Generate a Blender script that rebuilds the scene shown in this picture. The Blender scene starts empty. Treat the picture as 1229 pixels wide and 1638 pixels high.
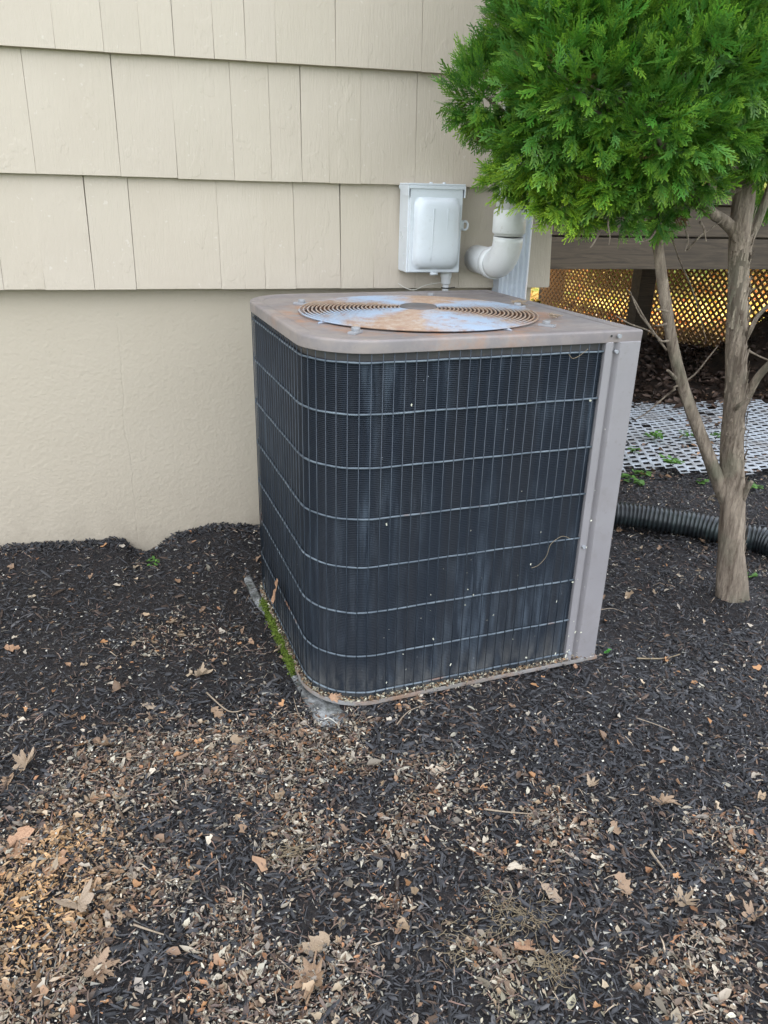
import bpy, math, random
import numpy as np
from mathutils import Vector, Matrix
PI = math.pi
sc = bpy.context.scene
COL = sc.collection
rng = np.random.default_rng(7)
random.seed(7)

# ------------------------------------------------------------------ camera
CF, CPITCH, CROLL, CYAW = 1240.6, 0.3919, 0.0251, 0.2505
CX, CY = 614.5, 819.0
CH = 1.1957
def cam_axes():
    cy, sy, cp, sp = math.cos(CYAW), math.sin(CYAW), math.cos(CPITCH), math.sin(CPITCH)
    F = np.array([sy*cp, cy*cp, -sp]); R = np.array([cy, -sy, 0.]); U = np.cross(R, F)
    c, s = math.cos(CROLL), math.sin(CROLL)
    return R*c+U*s, U*c-R*s, F
CR, CU, CFW = cam_axes()
cd = bpy.data.cameras.new('camera'); camo = bpy.data.objects.new('camera', cd); COL.objects.link(camo)
cd.sensor_fit = 'VERTICAL'; cd.sensor_height = 36.0; cd.sensor_width = 27.0
cd.lens = 36*CF/1638; cd.clip_start = 0.05; cd.clip_end = 400
camo.matrix_world = Matrix(((CR[0], CU[0], -CFW[0], 0), (CR[1], CU[1], -CFW[1], 0), (CR[2], CU[2], -CFW[2], CH), (0, 0, 0, 1)))
sc.camera = camo
# measured points of the place: where the ray of a photo pixel meets the plane y=Y or height z
def ray(px, py): return CFW + CR*(px-CX)/CF - CU*(py-CY)/CF
def on_y(px, py, Y):
    d = ray(px, py); return Vector(d*Y/d[1]) + Vector((0, 0, CH))
def on_z(px, py, z):
    d = ray(px, py); return Vector(d*(z-CH)/d[2]) + Vector((0, 0, CH))

# ------------------------------------------------------------------ world, sun, exposure
SUN_EL, SUN_AZ = math.radians(40), math.radians(-9)      # azimuth from +Y towards +X
w = bpy.data.worlds.new('World'); sc.world = w; w.use_nodes = True
nt = w.node_tree; nt.nodes.clear()
out = nt.nodes.new('ShaderNodeOutputWorld'); bg = nt.nodes.new('ShaderNodeBackground')
sky = nt.nodes.new('ShaderNodeTexSky'); sky.sky_type = 'NISHITA'; sky.sun_disc = False
sky.sun_elevation = SUN_EL; sky.sun_rotation = SUN_AZ; sky.air_density = 1.0; sky.dust_density = 2.0; sky.ozone_density = 1.0
# broken white cloud over the blue
tc = nt.nodes.new('ShaderNodeTexCoord'); cn = nt.nodes.new('ShaderNodeTexNoise'); cn.inputs['Scale'].default_value = 2.2
cn.inputs['Detail'].default_value = 6; cr = nt.nodes.new('ShaderNodeValToRGB')
cr.color_ramp.elements[0].position = .30; cr.color_ramp.elements[1].position = .62
cmix = nt.nodes.new('ShaderNodeMixRGB'); cmix.inputs[2].default_value = (8.6, 9.0, 9.6, 1)
nt.links.new(tc.outputs['Generated'], cn.inputs['Vector']); nt.links.new(cn.outputs['Fac'], cr.inputs['Fac'])
nt.links.new(cr.outputs['Color'], cmix.inputs[0]); nt.links.new(sky.outputs[0], cmix.inputs[1])
nt.links.new(cmix.outputs[0], bg.inputs['Color']); bg.inputs['Strength'].default_value = 0.12
nt.links.new(bg.outputs[0], out.inputs['Surface'])
sd = bpy.data.lights.new('sun', 'SUN'); so = bpy.data.objects.new('sun', sd); COL.objects.link(so)
sd.energy = 5.0; sd.angle = math.radians(0.6); sd.color = (1.0, 0.86, 0.66)
sdir = Vector((math.sin(SUN_AZ)*math.cos(SUN_EL), math.cos(SUN_AZ)*math.cos(SUN_EL), math.sin(SUN_EL)))
so.rotation_euler = sdir.to_track_quat('Z', 'Y').to_euler(); so.location = (0, 0, 12)
sc.view_settings.view_transform = 'Standard'; sc.view_settings.look = 'None'
sc.view_settings.gamma = 1; sc.view_settings.use_curve_mapping = False
sc.view_settings.exposure = 1.92
sc.cycles.max_bounces = 8

# ------------------------------------------------------------------ material helpers
class N:
    def __init__(s, name, rough=.6, spec=.5, metallic=0):
        s.m = bpy.data.materials.new(name); s.m.use_nodes = True; s.t = s.m.node_tree
        s.p = s.t.nodes['Principled BSDF']; s.p.inputs['Roughness'].default_value = rough
        s.p.inputs['Specular IOR Level'].default_value = spec; s.p.inputs['Metallic'].default_value = metallic
        s.tc = None
    def n(s, typ, **k):
        x = s.t.nodes.new(typ)
        for a, b in k.items(): setattr(x, a, b)
        return x
    def l(s, a, b): s.t.links.new(a, b)
    def coord(s, scale=(1, 1, 1), loc=(0, 0, 0), src='Object', rot=(0, 0, 0), jitter=False):
        if not s.tc: s.tc = s.n('ShaderNodeTexCoord')
        mp = s.n('ShaderNodeMapping'); mp.inputs['Scale'].default_value = scale; mp.inputs['Rotation'].default_value = rot
        v = s.tc.outputs[src]
        if jitter:
            oi = s.n('ShaderNodeObjectInfo'); ad = s.n('ShaderNodeVectorMath', operation='ADD')
            mu = s.n('ShaderNodeMath', operation='MULTIPLY'); mu.inputs[1].default_value = 37.0
            s.l(oi.outputs['Random'], mu.inputs[0]); s.l(v, ad.inputs[0]); s.l(mu.outputs[0], ad.inputs[1]); v = ad.outputs[0]
        s.l(v, mp.inputs['Vector']); return mp.outputs[0]
    def noise(s, scale=5, detail=4, rough=.5, vec=None, dist=0):
        x = s.n('ShaderNodeTexNoise'); x.inputs['Scale'].default_value = scale; x.inputs['Detail'].default_value = detail
        x.inputs['Roughness'].default_value = rough; x.inputs['Distortion'].default_value = dist
        s.l(vec if vec is not None else s.coord(), x.inputs['Vector']); return x.outputs['Fac']
    def vor(s, scale, vec=None, out='Distance', feature='F1'):
        x = s.n('ShaderNodeTexVoronoi', feature=feature); x.inputs['Scale'].default_value = scale
        s.l(vec if vec is not None else s.coord(), x.inputs['Vector']); return x.outputs[out]
    def ramp(s, fac, *stops):
        x = s.n('ShaderNodeValToRGB'); e = x.color_ramp.elements
        while len(e) < len(stops): e.new(.5)
        for i, (p, c) in enumerate(stops):
            e[i].position = p; e[i].color = (c if len(c) == 4 else (*c, 1)) if not isinstance(c, (int, float)) else (c, c, c, 1)
        s.l(fac, x.inputs['Fac']); return x.outputs['Color']
    def mix(s, fac, a, b, mode='MIX'):
        x = s.n('ShaderNodeMixRGB', blend_type=mode)
        for i, v in ((0, fac), (1, a), (2, b)):
            if isinstance(v, (int, float)): x.inputs[i].default_value = v
            elif isinstance(v, (tuple, list)): x.inputs[i].default_value = (*v, 1) if len(v) == 3 else v
            else: s.l(v, x.inputs[i])
        return x.outputs[0]
    def math(s, op, a, b=0.0, c=0.0):
        x = s.n('ShaderNodeMath', operation=op)
        for i, v in enumerate((a, b, c)):
            if isinstance(v, (int, float)): x.inputs[i].default_value = v
            else: s.l(v, x.inputs[i])
        return x.outputs[0]
    def attr(s, name='tint'):
        x = s.n('ShaderNodeAttribute'); x.attribute_name = name; return x.outputs['Color']
    def sep(s, vec=None):
        x = s.n('ShaderNodeSeparateXYZ'); s.l(vec if vec is not None else s.coord(), x.inputs[0]); return x.outputs
    def col(s, c):
        if isinstance(c, (tuple, list)): s.p.inputs['Base Color'].default_value = (*c, 1)
        else: s.l(c, s.p.inputs['Base Color'])
        return s
    def rgh(s, v): s.l(v, s.p.inputs['Roughness']); return s
    def bump(s, h, dist=.002, strength=1.0):
        b = s.n('ShaderNodeBump'); b.inputs['Distance'].default_value = dist; b.inputs['Strength'].default_value = strength
        s.l(h, b.inputs['Height'])
        if s.p.inputs['Normal'].links: s.l(s.p.inputs['Normal'].links[0].from_socket, b.inputs['Normal'])
        s.l(b.outputs[0], s.p.inputs['Normal']); return s

M = {}
# painted shingle
a = N('shingle_paint', .55, .35)
base = a.mix(a.ramp(a.noise(3, 3, .5, a.coord(jitter=True)), (.3, 0), (.7, 1)), (.452, .384, .302), (.485, .417, .332))
oi = a.n('ShaderNodeObjectInfo')
base = a.mix(a.math('MULTIPLY', oi.outputs['Random'], .5), base, (.45, .385, .31))
speck = a.ramp(a.noise(60, 2, .5, a.coord(jitter=True)), (.70, 0), (.74, 1))
base = a.mix(a.math('MULTIPLY', speck, .25), base, (.66, .62, .55))
dirt = a.ramp(a.noise(1.6, 5, .7, a.coord((1, 1, .4), jitter=True)), (.50, 0), (.8, 1))
base = a.mix(a.math('MULTIPLY', dirt, .22), base, (.40, .36, .27))
a.col(base)
gr = a.noise(14, 4, .6, a.coord((9, 9, .55), jitter=True), 1.2)
a.bump(gr, .0026, .6)
wv = a.n('ShaderNodeTexWave', wave_type='RINGS', bands_direction='Y'); wv.inputs['Scale'].default_value = 7; wv.inputs['Distortion'].default_value = 5
wv.inputs['Detail'].default_value = 2; wv.inputs['Detail Scale'].default_value = .7
a.l(a.coord((2.0, 1, .32), jitter=True), wv.inputs['Vector'])
mask = a.ramp(a.noise(3.4, 1, .5, a.coord((1, 1, .7), jitter=True)), (.54, 0), (.66, 1))
a.bump(a.math('MULTIPLY', wv.outputs['Fac'], mask), .0014, .7)
a.bump(a.noise(35, 3, .6, a.coord(jitter=True)), .0014, .7)
a.bump(a.ramp(a.noise(9, 3, .6, a.coord((1.6, 1, 1), jitter=True)), (.60, 0), (.63, 1)), .0009, .6)
M['shingle'] = a.m
# stucco
a = N('stucco', .85, .25)
n1 = a.noise(1.3, 4, .6); c = a.mix(a.ramp(n1, (.3, 0), (.75, 1)), (.462, .396, .306), (.495, .428, .337))
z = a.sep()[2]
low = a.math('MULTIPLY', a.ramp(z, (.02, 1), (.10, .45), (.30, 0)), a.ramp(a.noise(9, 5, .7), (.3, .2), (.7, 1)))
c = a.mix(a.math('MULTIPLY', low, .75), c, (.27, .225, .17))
c = a.mix(a.math('MULTIPLY', a.ramp(a.noise(45, 2, .5), (.72, 0), (.76, 1)), .35), c, (.36, .32, .26))
# one crack running down the wall
xx = a.sep()[0]
cx_ = a.math('ADD', -.222, a.math('MULTIPLY', a.math('SUBTRACT', a.noise(3.2, 5, .6, a.coord((0, 0, 1))), .5), .085))
dcr = a.math('ABSOLUTE', a.math('SUBTRACT', xx, cx_))
crk = a.math('MULTIPLY', a.ramp(dcr, (.0, 1), (.0016, .6), (.0034, 0)), a.ramp(a.sep()[2], (.76, 1), (.80, 0)))
crk = a.math('MULTIPLY', crk, a.ramp(a.noise(9, 2, .5, a.coord((0, 0, 1), (0, 0, 5))), (.3, .35), (.55, 1)))
c = a.mix(a.math('MULTIPLY', crk, .14), c, (.30, .26, .20))
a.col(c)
a.bump(a.noise(62, 5, .62), .0032, .7); a.bump(a.vor(85), .0012, .5)
a.bump(a.math('SUBTRACT', 1, crk), .0014, .5)
M['stucco'] = a.m

def metal_paint(name, c1, c2, rough=.45, dirtc=(.16, .13, .11), dirt=.5, rust=0):
    a = N(name, rough, .5)
    c = a.mix(a.ramp(a.noise(4, 5, .65), (.35, 0), (.7, 1)), c1, c2)
    c = a.mix(a.math('MULTIPLY', a.ramp(a.noise(11, 6, .72), (.52, 0), (.74, 1)), dirt), c, dirtc)
    c = a.mix(a.math('MULTIPLY', a.ramp(a.noise(90, 2, .5), (.66, 0), (.72, 1)), dirt*.8), c, dirtc)
    if rust:
        c = a.mix(a.math('MULTIPLY', a.ramp(a.noise(7, 6, .7, a.coord(loc=(3, 1, 2))), (.46, 0), (.62, 1)), rust), c, (.27, .15, .085))
    a.col(c); a.bump(a.noise(6, 2, .5), .0012, .25); a.rgh(a.ramp(a.noise(12, 4, .6), (.3, rough-.08), (.7, rough+.18)))
    return a.m
M['panel'] = metal_paint('taupe_painted_steel', (.222, .206, .210), (.250, .233, .236), .42, (.17, .145, .135), .35)
# cap: taupe with pale dust film and rust freckles
a = N('weathered_cap_steel', .5, .5)
c = a.mix(a.ramp(a.noise(4, 5, .65), (.35, 0), (.7, 1)), (.180, .158, .155), (.235, .205, .198))
c = a.mix(a.math('MULTIPLY', a.ramp(a.noise(16, 6, .7), (.44, 0), (.72, 1)), .6), c, (.30, .245, .205))
c = a.mix(a.math('MULTIPLY', a.ramp(a.noise(9, 6, .75, a.coord(loc=(5, 2, 0))), (.56, 0), (.68, 1)), .45), c, (.13, .105, .10))
vx = a.n('ShaderNodeVectorMath', operation='DISTANCE'); a.l(a.coord(), vx.inputs[0]); vx.inputs[1].default_value = (.375, .352, .91)
ringm = a.math('MULTIPLY', a.ramp(a.math('ADD', vx.outputs['Value'], a.math('MULTIPLY', a.noise(14, 5, .7), .09)), (.0, 1), (.36, 1), (.43, 0)), .8)
c = a.mix(a.math('MULTIPLY', ringm, a.ramp(a.noise(18, 5, .7, a.coord(loc=(1, 7, 0))), (.42, 0), (.62, 1))), c, (.36, .17, .08))
a.col(c); a.rgh(a.ramp(a.noise(10, 5, .6), (.3, .35), (.7, .65))); a.bump(a.noise(70, 3, .6), .0006, .5)
M['cap'] = a.m
M['pan'] = metal_paint('rusty_base_steel', (.25, .245, .24), (.20, .175, .15), .55, (.15, .11, .08), .6, .75)
M['white_pvc'] = metal_paint('grey_pvc', (.66, .665, .66), (.62, .62, .61), .35, (.36, .33, .27), .3)
M['box_paint'] = metal_paint('light_grey_enamel', (.60, .63, .66), (.57, .595, .62), .33, (.36, .34, .31), .18)
M['downspout'] = metal_paint('white_aluminium', (.50, .54, .60), (.46, .50, .56), .3, (.32, .32, .32), .3)
M['clip'] = metal_paint('zinc_clip', (.30, .31, .33), (.22, .22, .22), .4, (.12, .08, .06), .5)
M['hub'] = metal_paint('dark_hub_steel', (.085, .078, .078), (.12, .105, .10), .5, (.16, .10, .07), .5)
M['dark_metal'] = metal_paint('black_fan_metal', (.03, .03, .035), (.05, .045, .04), .5, (.09, .07, .05), .5)
# grille wire, dusty blue-black
a = N('grille_wire', .42, .5)
c = a.mix(a.ramp(a.noise(9, 5, .6), (.4, 0), (.65, 1)), (.021, .030, .042), (.045, .059, .076))
c = a.mix(a.math('MULTIPLY', a.ramp(a.noise(5, 3, .6, a.coord(loc=(2, 5, 1))), (.64, 0), (.7, 1)), .8), c, (.28, .12, .06))
a.col(c); M['wire'] = a.m
a = N('ring_wire', .38, .5)
c = a.mix(a.ramp(a.noise(12, 5, .6), (.4, 0), (.65, 1)), (.075, .095, .115), (.15, .18, .205))
c = a.mix(a.math('MULTIPLY', a.ramp(a.noise(5, 3, .6, a.coord(loc=(2, 5, 1))), (.64, 0), (.7, 1)), .8), c, (.25, .12, .06))
a.col(c); M['ring'] = a.m
# coil: near black with chalky vertical streaks
a = N('condenser_coil', .55, .22)
st = a.noise(9, 6, .68, a.coord((6, 6, .55)))
st2 = a.noise(3.2, 3, .6, a.coord((1.3, 1.3, .8), loc=(0, 0, 0)))
m1 = a.math('MULTIPLY', a.ramp(st, (.46, 0), (.70, 1)), a.ramp(st2, (.42, 0), (.60, 1)))
c = a.mix(a.math('MULTIPLY', m1, .50), (.0060, .0110, .0190), (.13, .165, .205))
band = a.ramp(a.noise(5, 2, .5, a.coord((7, 7, .02))), (.42, 0), (.58, 1))
c = a.mix(a.math('MULTIPLY', band, .45), c, (.013, .014, .017))
sp = a.ramp(a.noise(34, 3, .6, a.coord((2.6, 2.6, .7), loc=(3, 3, 3))), (.735, 0), (.77, 1))
c = a.mix(a.math('MULTIPLY', sp, .65), c, (.42, .45, .47))
zz = a.sep()[2]
c = a.mix(a.math('MULTIPLY', a.ramp(zz, (.0, .55), (.12, 0)), a.ramp(a.noise(20, 5, .7, a.coord((2, 2, .6))), (.4, 0), (.65, 1))), c, (.20, .19, .17))
a.col(c); M['coil'] = a.m
# fan guard: rust sectors; sky sheen on the worn paint coloured in as blue-grey wedges
a = N('rusted_guard_wire', .45, .5)
g = a.n('ShaderNodeTexGradient', gradient_type='RADIAL'); a.l(a.coord(rot=(0, 0, math.radians(8))), g.inputs[0])
s_ = a.math('MULTIPLY', a.math('COSINE', a.math('MULTIPLY', a.math('ADD', g.outputs['Fac'], -.0555), 8*PI)), -1.0)
fac = a.math('ADD', a.math('MULTIPLY', s_, .16), a.math('MULTIPLY', a.noise(9, 6, .75), 1.0))
rustc = a.mix(a.ramp(a.noise(40, 4, .7), (.35, 0), (.65, 1)), (.28, .165, .10), (.37, .29, .22))
c = a.mix(a.ramp(fac, (.34, 0), (.58, 1)), (.29, .355, .44), rustc)
c = a.mix(a.math('MULTIPLY', a.ramp(a.noise(22, 5, .7, a.coord(loc=(4, 4, 4))), (.55, 0), (.66, 1)), .7), c, (.24, .14, .10))
a.col(c); M['guard'] = a.m
# concrete, moss
a = N('concrete_pad', .9, .2)
c = a.mix(a.ramp(a.noise(24, 6, .75), (.38, 0), (.62, 1)), (.36, .365, .36), (.10, .10, .095))
c = a.mix(a.math('MULTIPLY', a.ramp(a.noise(7, 5, .7), (.5, 0), (.62, 1)), .8), c, (.05, .055, .04))
a.col(c); a.bump(a.noise(40, 6, .75), .008, 1.0); M['concrete'] = a.m
a = N('moss', .9, .2); a.col(a.mix(a.noise(80, 3), (.10, .16, .02), (.20, .26, .05))); M['moss'] = a.m

def tinted(name, rough=.7, spec=.3, bscale=None, bdist=.001, trans=0):
    a = N(name, rough, spec); t = a.attr(); a.col(t)
    if bscale: a.bump(a.noise(bscale, 3, .6), bdist, .7)
    if trans:
        tr = a.n('ShaderNodeBsdfTranslucent'); a.l(t, tr.inputs['Color']); ms = a.n('ShaderNodeMixShader'); ms.inputs[0].default_value = trans
        a.l(a.p.outputs[0], ms.inputs[1]); a.l(tr.outputs[0], ms.inputs[2])
        a.l(ms.outputs[0], a.t.nodes['Material Output'].inputs['Surface'])
    return a.m
M['chips'] = tinted('black_mulch_chips', .62, .35, 160, .0012)
M['litter'] = tinted('leaf_litter', .6, .35, None, 0, .1)
M['foliage'] = tinted('cedar_foliage', .45, .45, None, 0, .42)
M['weed'] = tinted('weed_leaf', .5, .4, None, 0, .25)
# dry oak leaf
a = N('dry_leaf', .55, .35)
oi = a.n('ShaderNodeObjectInfo')
c = a.ramp(oi.outputs['Random'], (0, (.24, .165, .10)), (.35, (.38, .29, .20)), (.65, (.28, .18, .11)), (1, (.45, .36, .27)))
c = a.mix(a.math('MULTIPLY', a.ramp(a.noise(45, 4, .65, a.coord(jitter=True)), (.42, 0), (.68, 1)), .5), c, (.12, .075, .045))
a.col(c); a.bump(a.noise(120, 3, .6, a.coord(jitter=True)), .0009, .7); M['leaf'] = a.m
a = N('orange_leaf', .5, .35); a.col(a.mix(a.ramp(a.noise(30, 4, .6), (.4, 0), (.65, 1)), (.42, .25, .15), (.26, .145, .085))); a.bump(a.noise(120, 3), .0008, .6); M['leaf_orange'] = a.m
a = N('straw_grass', .7, .3); a.col(a.mix(a.noise(40), (.30, .24, .15), (.15, .11, .07))); M['straw'] = a.m
a = N('dead_wood', .7, .3); a.col(a.mix(a.noise(60, 4, .6), (.36, .29, .21), (.22, .16, .11))); M['twig'] = a.m
# bark
a = N('cypress_bark', .85, .2)
f1 = a.noise(24, 7, .75, a.coord((2.6, 2.6, .42)), .35); f2 = a.noise(5, 4, .6)
c = a.mix(a.ramp(f1, (.35, 0), (.68, 1)), (.13, .095, .070), (.46, .375, .285))
c = a.mix(a.ramp(f2, (.5, 0), (.72, 1)), c, (.17, .17, .115))
c = a.mix(a.ramp(a.noise(7, 4, .7, a.coord((2, 2, .3), loc=(4, 1, 0))), (.45, 0), (.6, .5)), c, (.13, .105, .08))
a.col(c); a.bump(f1, .018, 1.0); a.bump(a.noise(50, 5, .65, a.coord((2, 2, .6))), .0030, .8); M['bark'] = a.m
# deck lumber
def wood(name, c1, c2):
    a = N(name, .7, .3)
    v = a.coord((.45, 3, 6), jitter=True); g = a.noise(6, 6, .65, v, 1.5)
    c = a.mix(a.ramp(g, (.35, 0), (.68, 1)), c1, c2)
    c = a.mix(a.math('MULTIPLY', a.ramp(a.noise(2.3, 4, .6, a.coord(jitter=True)), (.45, 0), (.7, 1)), .5), c, (c1[0]*.5, c1[1]*.5, c1[2]*.5))
    a.col(c); a.bump(g, .002, .5); return a.m
M['lumber'] = wood('weathered_deck_lumber', (.045, .034, .024), (.105, .078, .052))
M['lattice'] = wood('lattice_wood', (.42, .25, .11), (.56, .35, .17))
# corrugated pipe, white mat
a = N('black_corrugated_plastic', .36, .5)
c = a.mix(a.ramp(a.noise(14, 5, .7), (.5, 0), (.72, 1)), (.013, .016, .018), (.04, .055, .052)); a.col(c); M['corrugated'] = a.m
a = N('white_plastic_mat', .6, .35)
c = a.mix(a.ramp(a.noise(5, 6, .75), (.45, 0), (.70, 1)), (.40, .43, .46), (.22, .20, .18)); a.col(c); M['mat'] = a.m
a = N('cream_wire', .5, .4); a.col((.55, .52, .45)); M['cord'] = a.m
a = N('black_tie', .5, .4); a.col((.02, .02, .02)); M['black'] = a.m
a = N('blue_tape', .5, .4); a.col((.12, .3, .7)); M['blue'] = a.m
a = N('roof_shingle', .9, .2); a.col(a.mix(a.noise(20), (.08, .08, .085), (.14, .13, .13))); M['roof'] = a.m

# ------------------------------------------------------------------ object helpers
def props(o, label=None, cat=None, group=None, kind=None):
    if label: o['label'] = label
    if cat: o['category'] = cat
    if group: o['group'] = group
    if kind: o['kind'] = kind
    return o
def empty(name, loc=(0, 0, 0), rz=0, **k):
    o = bpy.data.objects.new(name, None); COL.objects.link(o); o.location = loc; o.rotation_euler = (0, 0, rz)
    o.empty_display_size = .1
    return props(o, **k)
def link(name, me, mat, parent=None, loc=None, rot=None, **k):
    o = bpy.data.objects.new(name, me); COL.objects.link(o)
    if mat is not None and not me.materials: me.materials.append(mat)
    if parent is not None: o.parent = parent
    if loc is not None: o.location = loc
    if rot is not None: o.rotation_euler = rot
    return props(o, **k)
def np_mesh(name, V, F, col=None, smooth=False):
    """V (n,3), F (m,k) with k 3 or 4, col (n,3) -> mesh"""
    V = np.ascontiguousarray(V, np.float32); F = np.ascontiguousarray(F, np.int32)
    me = bpy.data.meshes.new(name); k = F.shape[1]
    me.vertices.add(len(V)); me.vertices.foreach_set('co', V.ravel())
    me.loops.add(F.size); me.loops.foreach_set('vertex_index', F.ravel())
    me.polygons.add(len(F)); me.polygons.foreach_set('loop_start', np.arange(0, F.size, k, dtype=np.int32))
    try: me.polygons.foreach_set('loop_total', np.full(len(F), k, np.int32))
    except Exception: pass
    if smooth: me.polygons.foreach_set('use_smooth', np.ones(len(F), bool))
    if col is not None:
        at = me.color_attributes.new('tint', 'FLOAT_COLOR', 'POINT')
        c = np.ones((len(V), 4), np.float32); c[:, :3] = col; at.data.foreach_set('color', c.ravel())
    me.update(calc_edges=True); return me
class MB:
    def __init__(s): s.v = []; s.f = []; s.sm = []
    def add(s, vs, fs, smooth=False):
        b = len(s.v); s.v += [tuple(v) for v in vs]; s.f += [tuple(i+b for i in f) for f in fs]; s.sm += [smooth]*len(fs); return s
    def box(s, x0, x1, y0, y1, z0, z1, M_=None):
        vs = [Vector((x, y, z)) for z in (z0, z1) for y in (y0, y1) for x in (x0, x1)]
        if M_ is not None: vs = [M_ @ v for v in vs]
        return s.add(vs, [(0, 2, 3, 1), (4, 5, 7, 6), (0, 1, 5, 4), (2, 6, 7, 3), (0, 4, 6, 2), (1, 3, 7, 5)])
    def tube(s, pts, r, n=8, caps=True, closed=False, wob=0, seed=0):
        pts = [Vector(p) for p in pts]; m = len(pts); rr = r if isinstance(r, (list, tuple, np.ndarray)) else [r]*m
        vs = []; prev = None; rs = random.Random(seed)
        for i, p in enumerate(pts):
            if closed: t = pts[(i+1) % m]-pts[i-1]
            else: t = pts[min(i+1, m-1)]-pts[max(i-1, 0)]
            t.normalize()
            if prev is None:
                u = t.orthogonal().normalized()
            else: u = (prev - t*prev.dot(t)).normalized()
            prev = u; v = t.cross(u)
            for k in range(n):
                a_ = 2*PI*k/n; q = rr[i]*(1+wob*(math.sin(3*a_+i*.35+seed)*.6+math.sin(5*a_-i*.22)*.4)+wob*.5*(rs.random()-.5))
                vs.append(p+u*math.cos(a_)*q+v*math.sin(a_)*q)
        fs = []
        for i in range(m if closed else m-1):
            j = (i+1) % m
            for k in range(n): fs.append((i*n+k, i*n+(k+1) % n, j*n+(k+1) % n, j*n+k))
        s.add(vs, fs, True)
        if caps and not closed:
            b = len(s.v)-m*n
            s.f += [tuple(b+k for k in reversed(range(n))), tuple(b+(m-1)*n+k for k in range(n))]; s.sm += [False]*2
        return s
    def prism(s, prof, z0, z1, M_=None, smooth=False):
        n = len(prof); vs = [Vector((x, y, z)) for z in (z0, z1) for x, y in prof]
        if M_ is not None: vs = [M_ @ v for v in vs]
        s.add(vs, [(k, (k+1) % n, n+(k+1) % n, n+k) for k in range(n)], smooth)
        b = len(s.v)-2*n
        s.f += [tuple(b+k for k in reversed(range(n))), tuple(b+n+k for k in range(n))]; s.sm += [False]*2
        return s
    def mesh(s, name):
        me = bpy.data.meshes.new(name); me.from_pydata(s.v, [], s.f)
        me.polygons.foreach_set('use_smooth', s.sm); me.update(); return me
    def obj(s, name, mat, parent=None, bevel=0, **k):
        o = link(name, s.mesh(name), mat, parent, **k)
        if bevel:
            b = o.modifiers.new('bevel', 'BEVEL'); b.width = bevel; b.segments = 2; b.limit_method = 'ANGLE'
        return o
def vnoise(x, y, seed=0):
    xi = np.floor(x).astype(np.int64); yi = np.floor(y).astype(np.int64); fx = x-xi; fy = y-yi
    fx = fx*fx*(3-2*fx); fy = fy*fy*(3-2*fy)
    def h(a, b):
        n = (a*374761393 + b*668265263 + seed*1274126177) & 0xffffffff
        n = ((n ^ (n >> 13))*1274126177) & 0xffffffff
        return ((n ^ (n >> 16)) & 0xffff)/65535.0
    return (h(xi, yi)*(1-fx)+h(xi+1, yi)*fx)*(1-fy)+(h(xi, yi+1)*(1-fx)+h(xi+1, yi+1)*fx)*fy
def fbm(x, y, oct=4, seed=0):
    s_ = 0; a_ = .5; t = 0
    for k in range(oct): s_ = s_+a_*vnoise(x*2**k, y*2**k, seed+k); t += a_; a_ *= .5
    return s_/t
def sstep(a_, b_, x): t = np.clip((x-a_)/(b_-a_), 0, 1); return t*t*(3-2*t)

# ------------------------------------------------------------------ ground
YW = 2.6351
UX, UY, UYAW = .2432, 1.5604, .1118
UW, UD, UH, UR = .80, .786, .9106, .1534
def u_local(x, y):
    c, s = math.cos(UYAW), math.sin(UYAW); dx, dy = x-UX, y-UY
    return dx*c+dy*s, -dx*s+dy*c
wp_x = np.array([-3, -.682, -.562, -.418, -.272, -.244, -.202, -.157, -.12, -.053, .059, .194, .5, 1.3, 2])
wp_z = np.array([.03, .030, .030, .026, .022, -.020, -.036, -.022, .012, .036, .056, .034, .02, .02, .0])
def ground_h(x, y):
    x = np.asarray(x, float); y = np.asarray(y, float)
    h = -.02 + (fbm(x*2.1+5, y*2.1, 3, 3)-.5)*.05 + (fbm(x*9, y*9, 3, 11)-.5)*.016
    p = np.interp(x, wp_x, wp_z) + (fbm(x*16, y*16, 2, 5)-.5)*.012
    wgt = np.exp(-np.clip((YW+.035-y), 0, None)**2/.16**2)*(y < YW+.5)*(x < 1.3)
    h = h*(1-wgt)+p*wgt
    h = h+.040*np.exp(-(((x-1.66)/.16)**2+((y-1.89)/.16)**2))
    # level under and around the pad
    lx, ly = u_local(x, y)
    d = np.hypot(np.maximum(np.maximum(-lx, lx-UW), 0), np.maximum(np.maximum(-ly, ly-UD), 0))
    tgt = -.023+.017*sstep(.03, .10, lx)+.018*sstep(.20, .30, ly)*(1-sstep(.03, .10, lx))+(fbm(x*30, y*30, 2, 9)-.5)*.008
    k = 1-sstep(.02, .22, d); h = h*(1-k)+tgt*k
    # hump of leaves under the deck, rise beyond
    h = h+.55*np.exp(-(((x-4.35)/.36)**2+((y-4.9)/.45)**2))
    far = sstep(3.0, 5.0, y)*(x > 1.2); h = h+far*.0
    h = np.where((y > YW+.2) & (x < 1.15), -.1, h)
    return h
gx = np.concatenate([np.array([-60, -35, -20, -12, -8, -5, -3.5]), np.arange(-2.4, 3.6, .0125), np.arange(3.6, 6.5, .08), np.array([7, 8, 9.5, 11, 14, 18, 25, 35, 60])])
gy = np.concatenate([np.array([-60, -30, -15, -8, -4, -2, -1, -.4]), np.arange(0, 3.4, .0125), np.arange(3.4, 9, .07), np.array([9.3, 10, 11, 12, 14, 17, 21, 27, 35, 50, 75, 120])])
GX, GY = np.meshgrid(gx, gy); GZ = ground_h(GX, GY)
nx, ny = len(gx), len(gy)
idx = np.arange(nx*ny).reshape(ny, nx)
F = np.stack([idx[:-1, :-1], idx[:-1, 1:], idx[1:, 1:], idx[1:, :-1]], -1).reshape(-1, 4)
a = N('soil_and_mulch', .8, .3)
o_ = a.sep(); X, Y = o_[0], o_[1]
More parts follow.
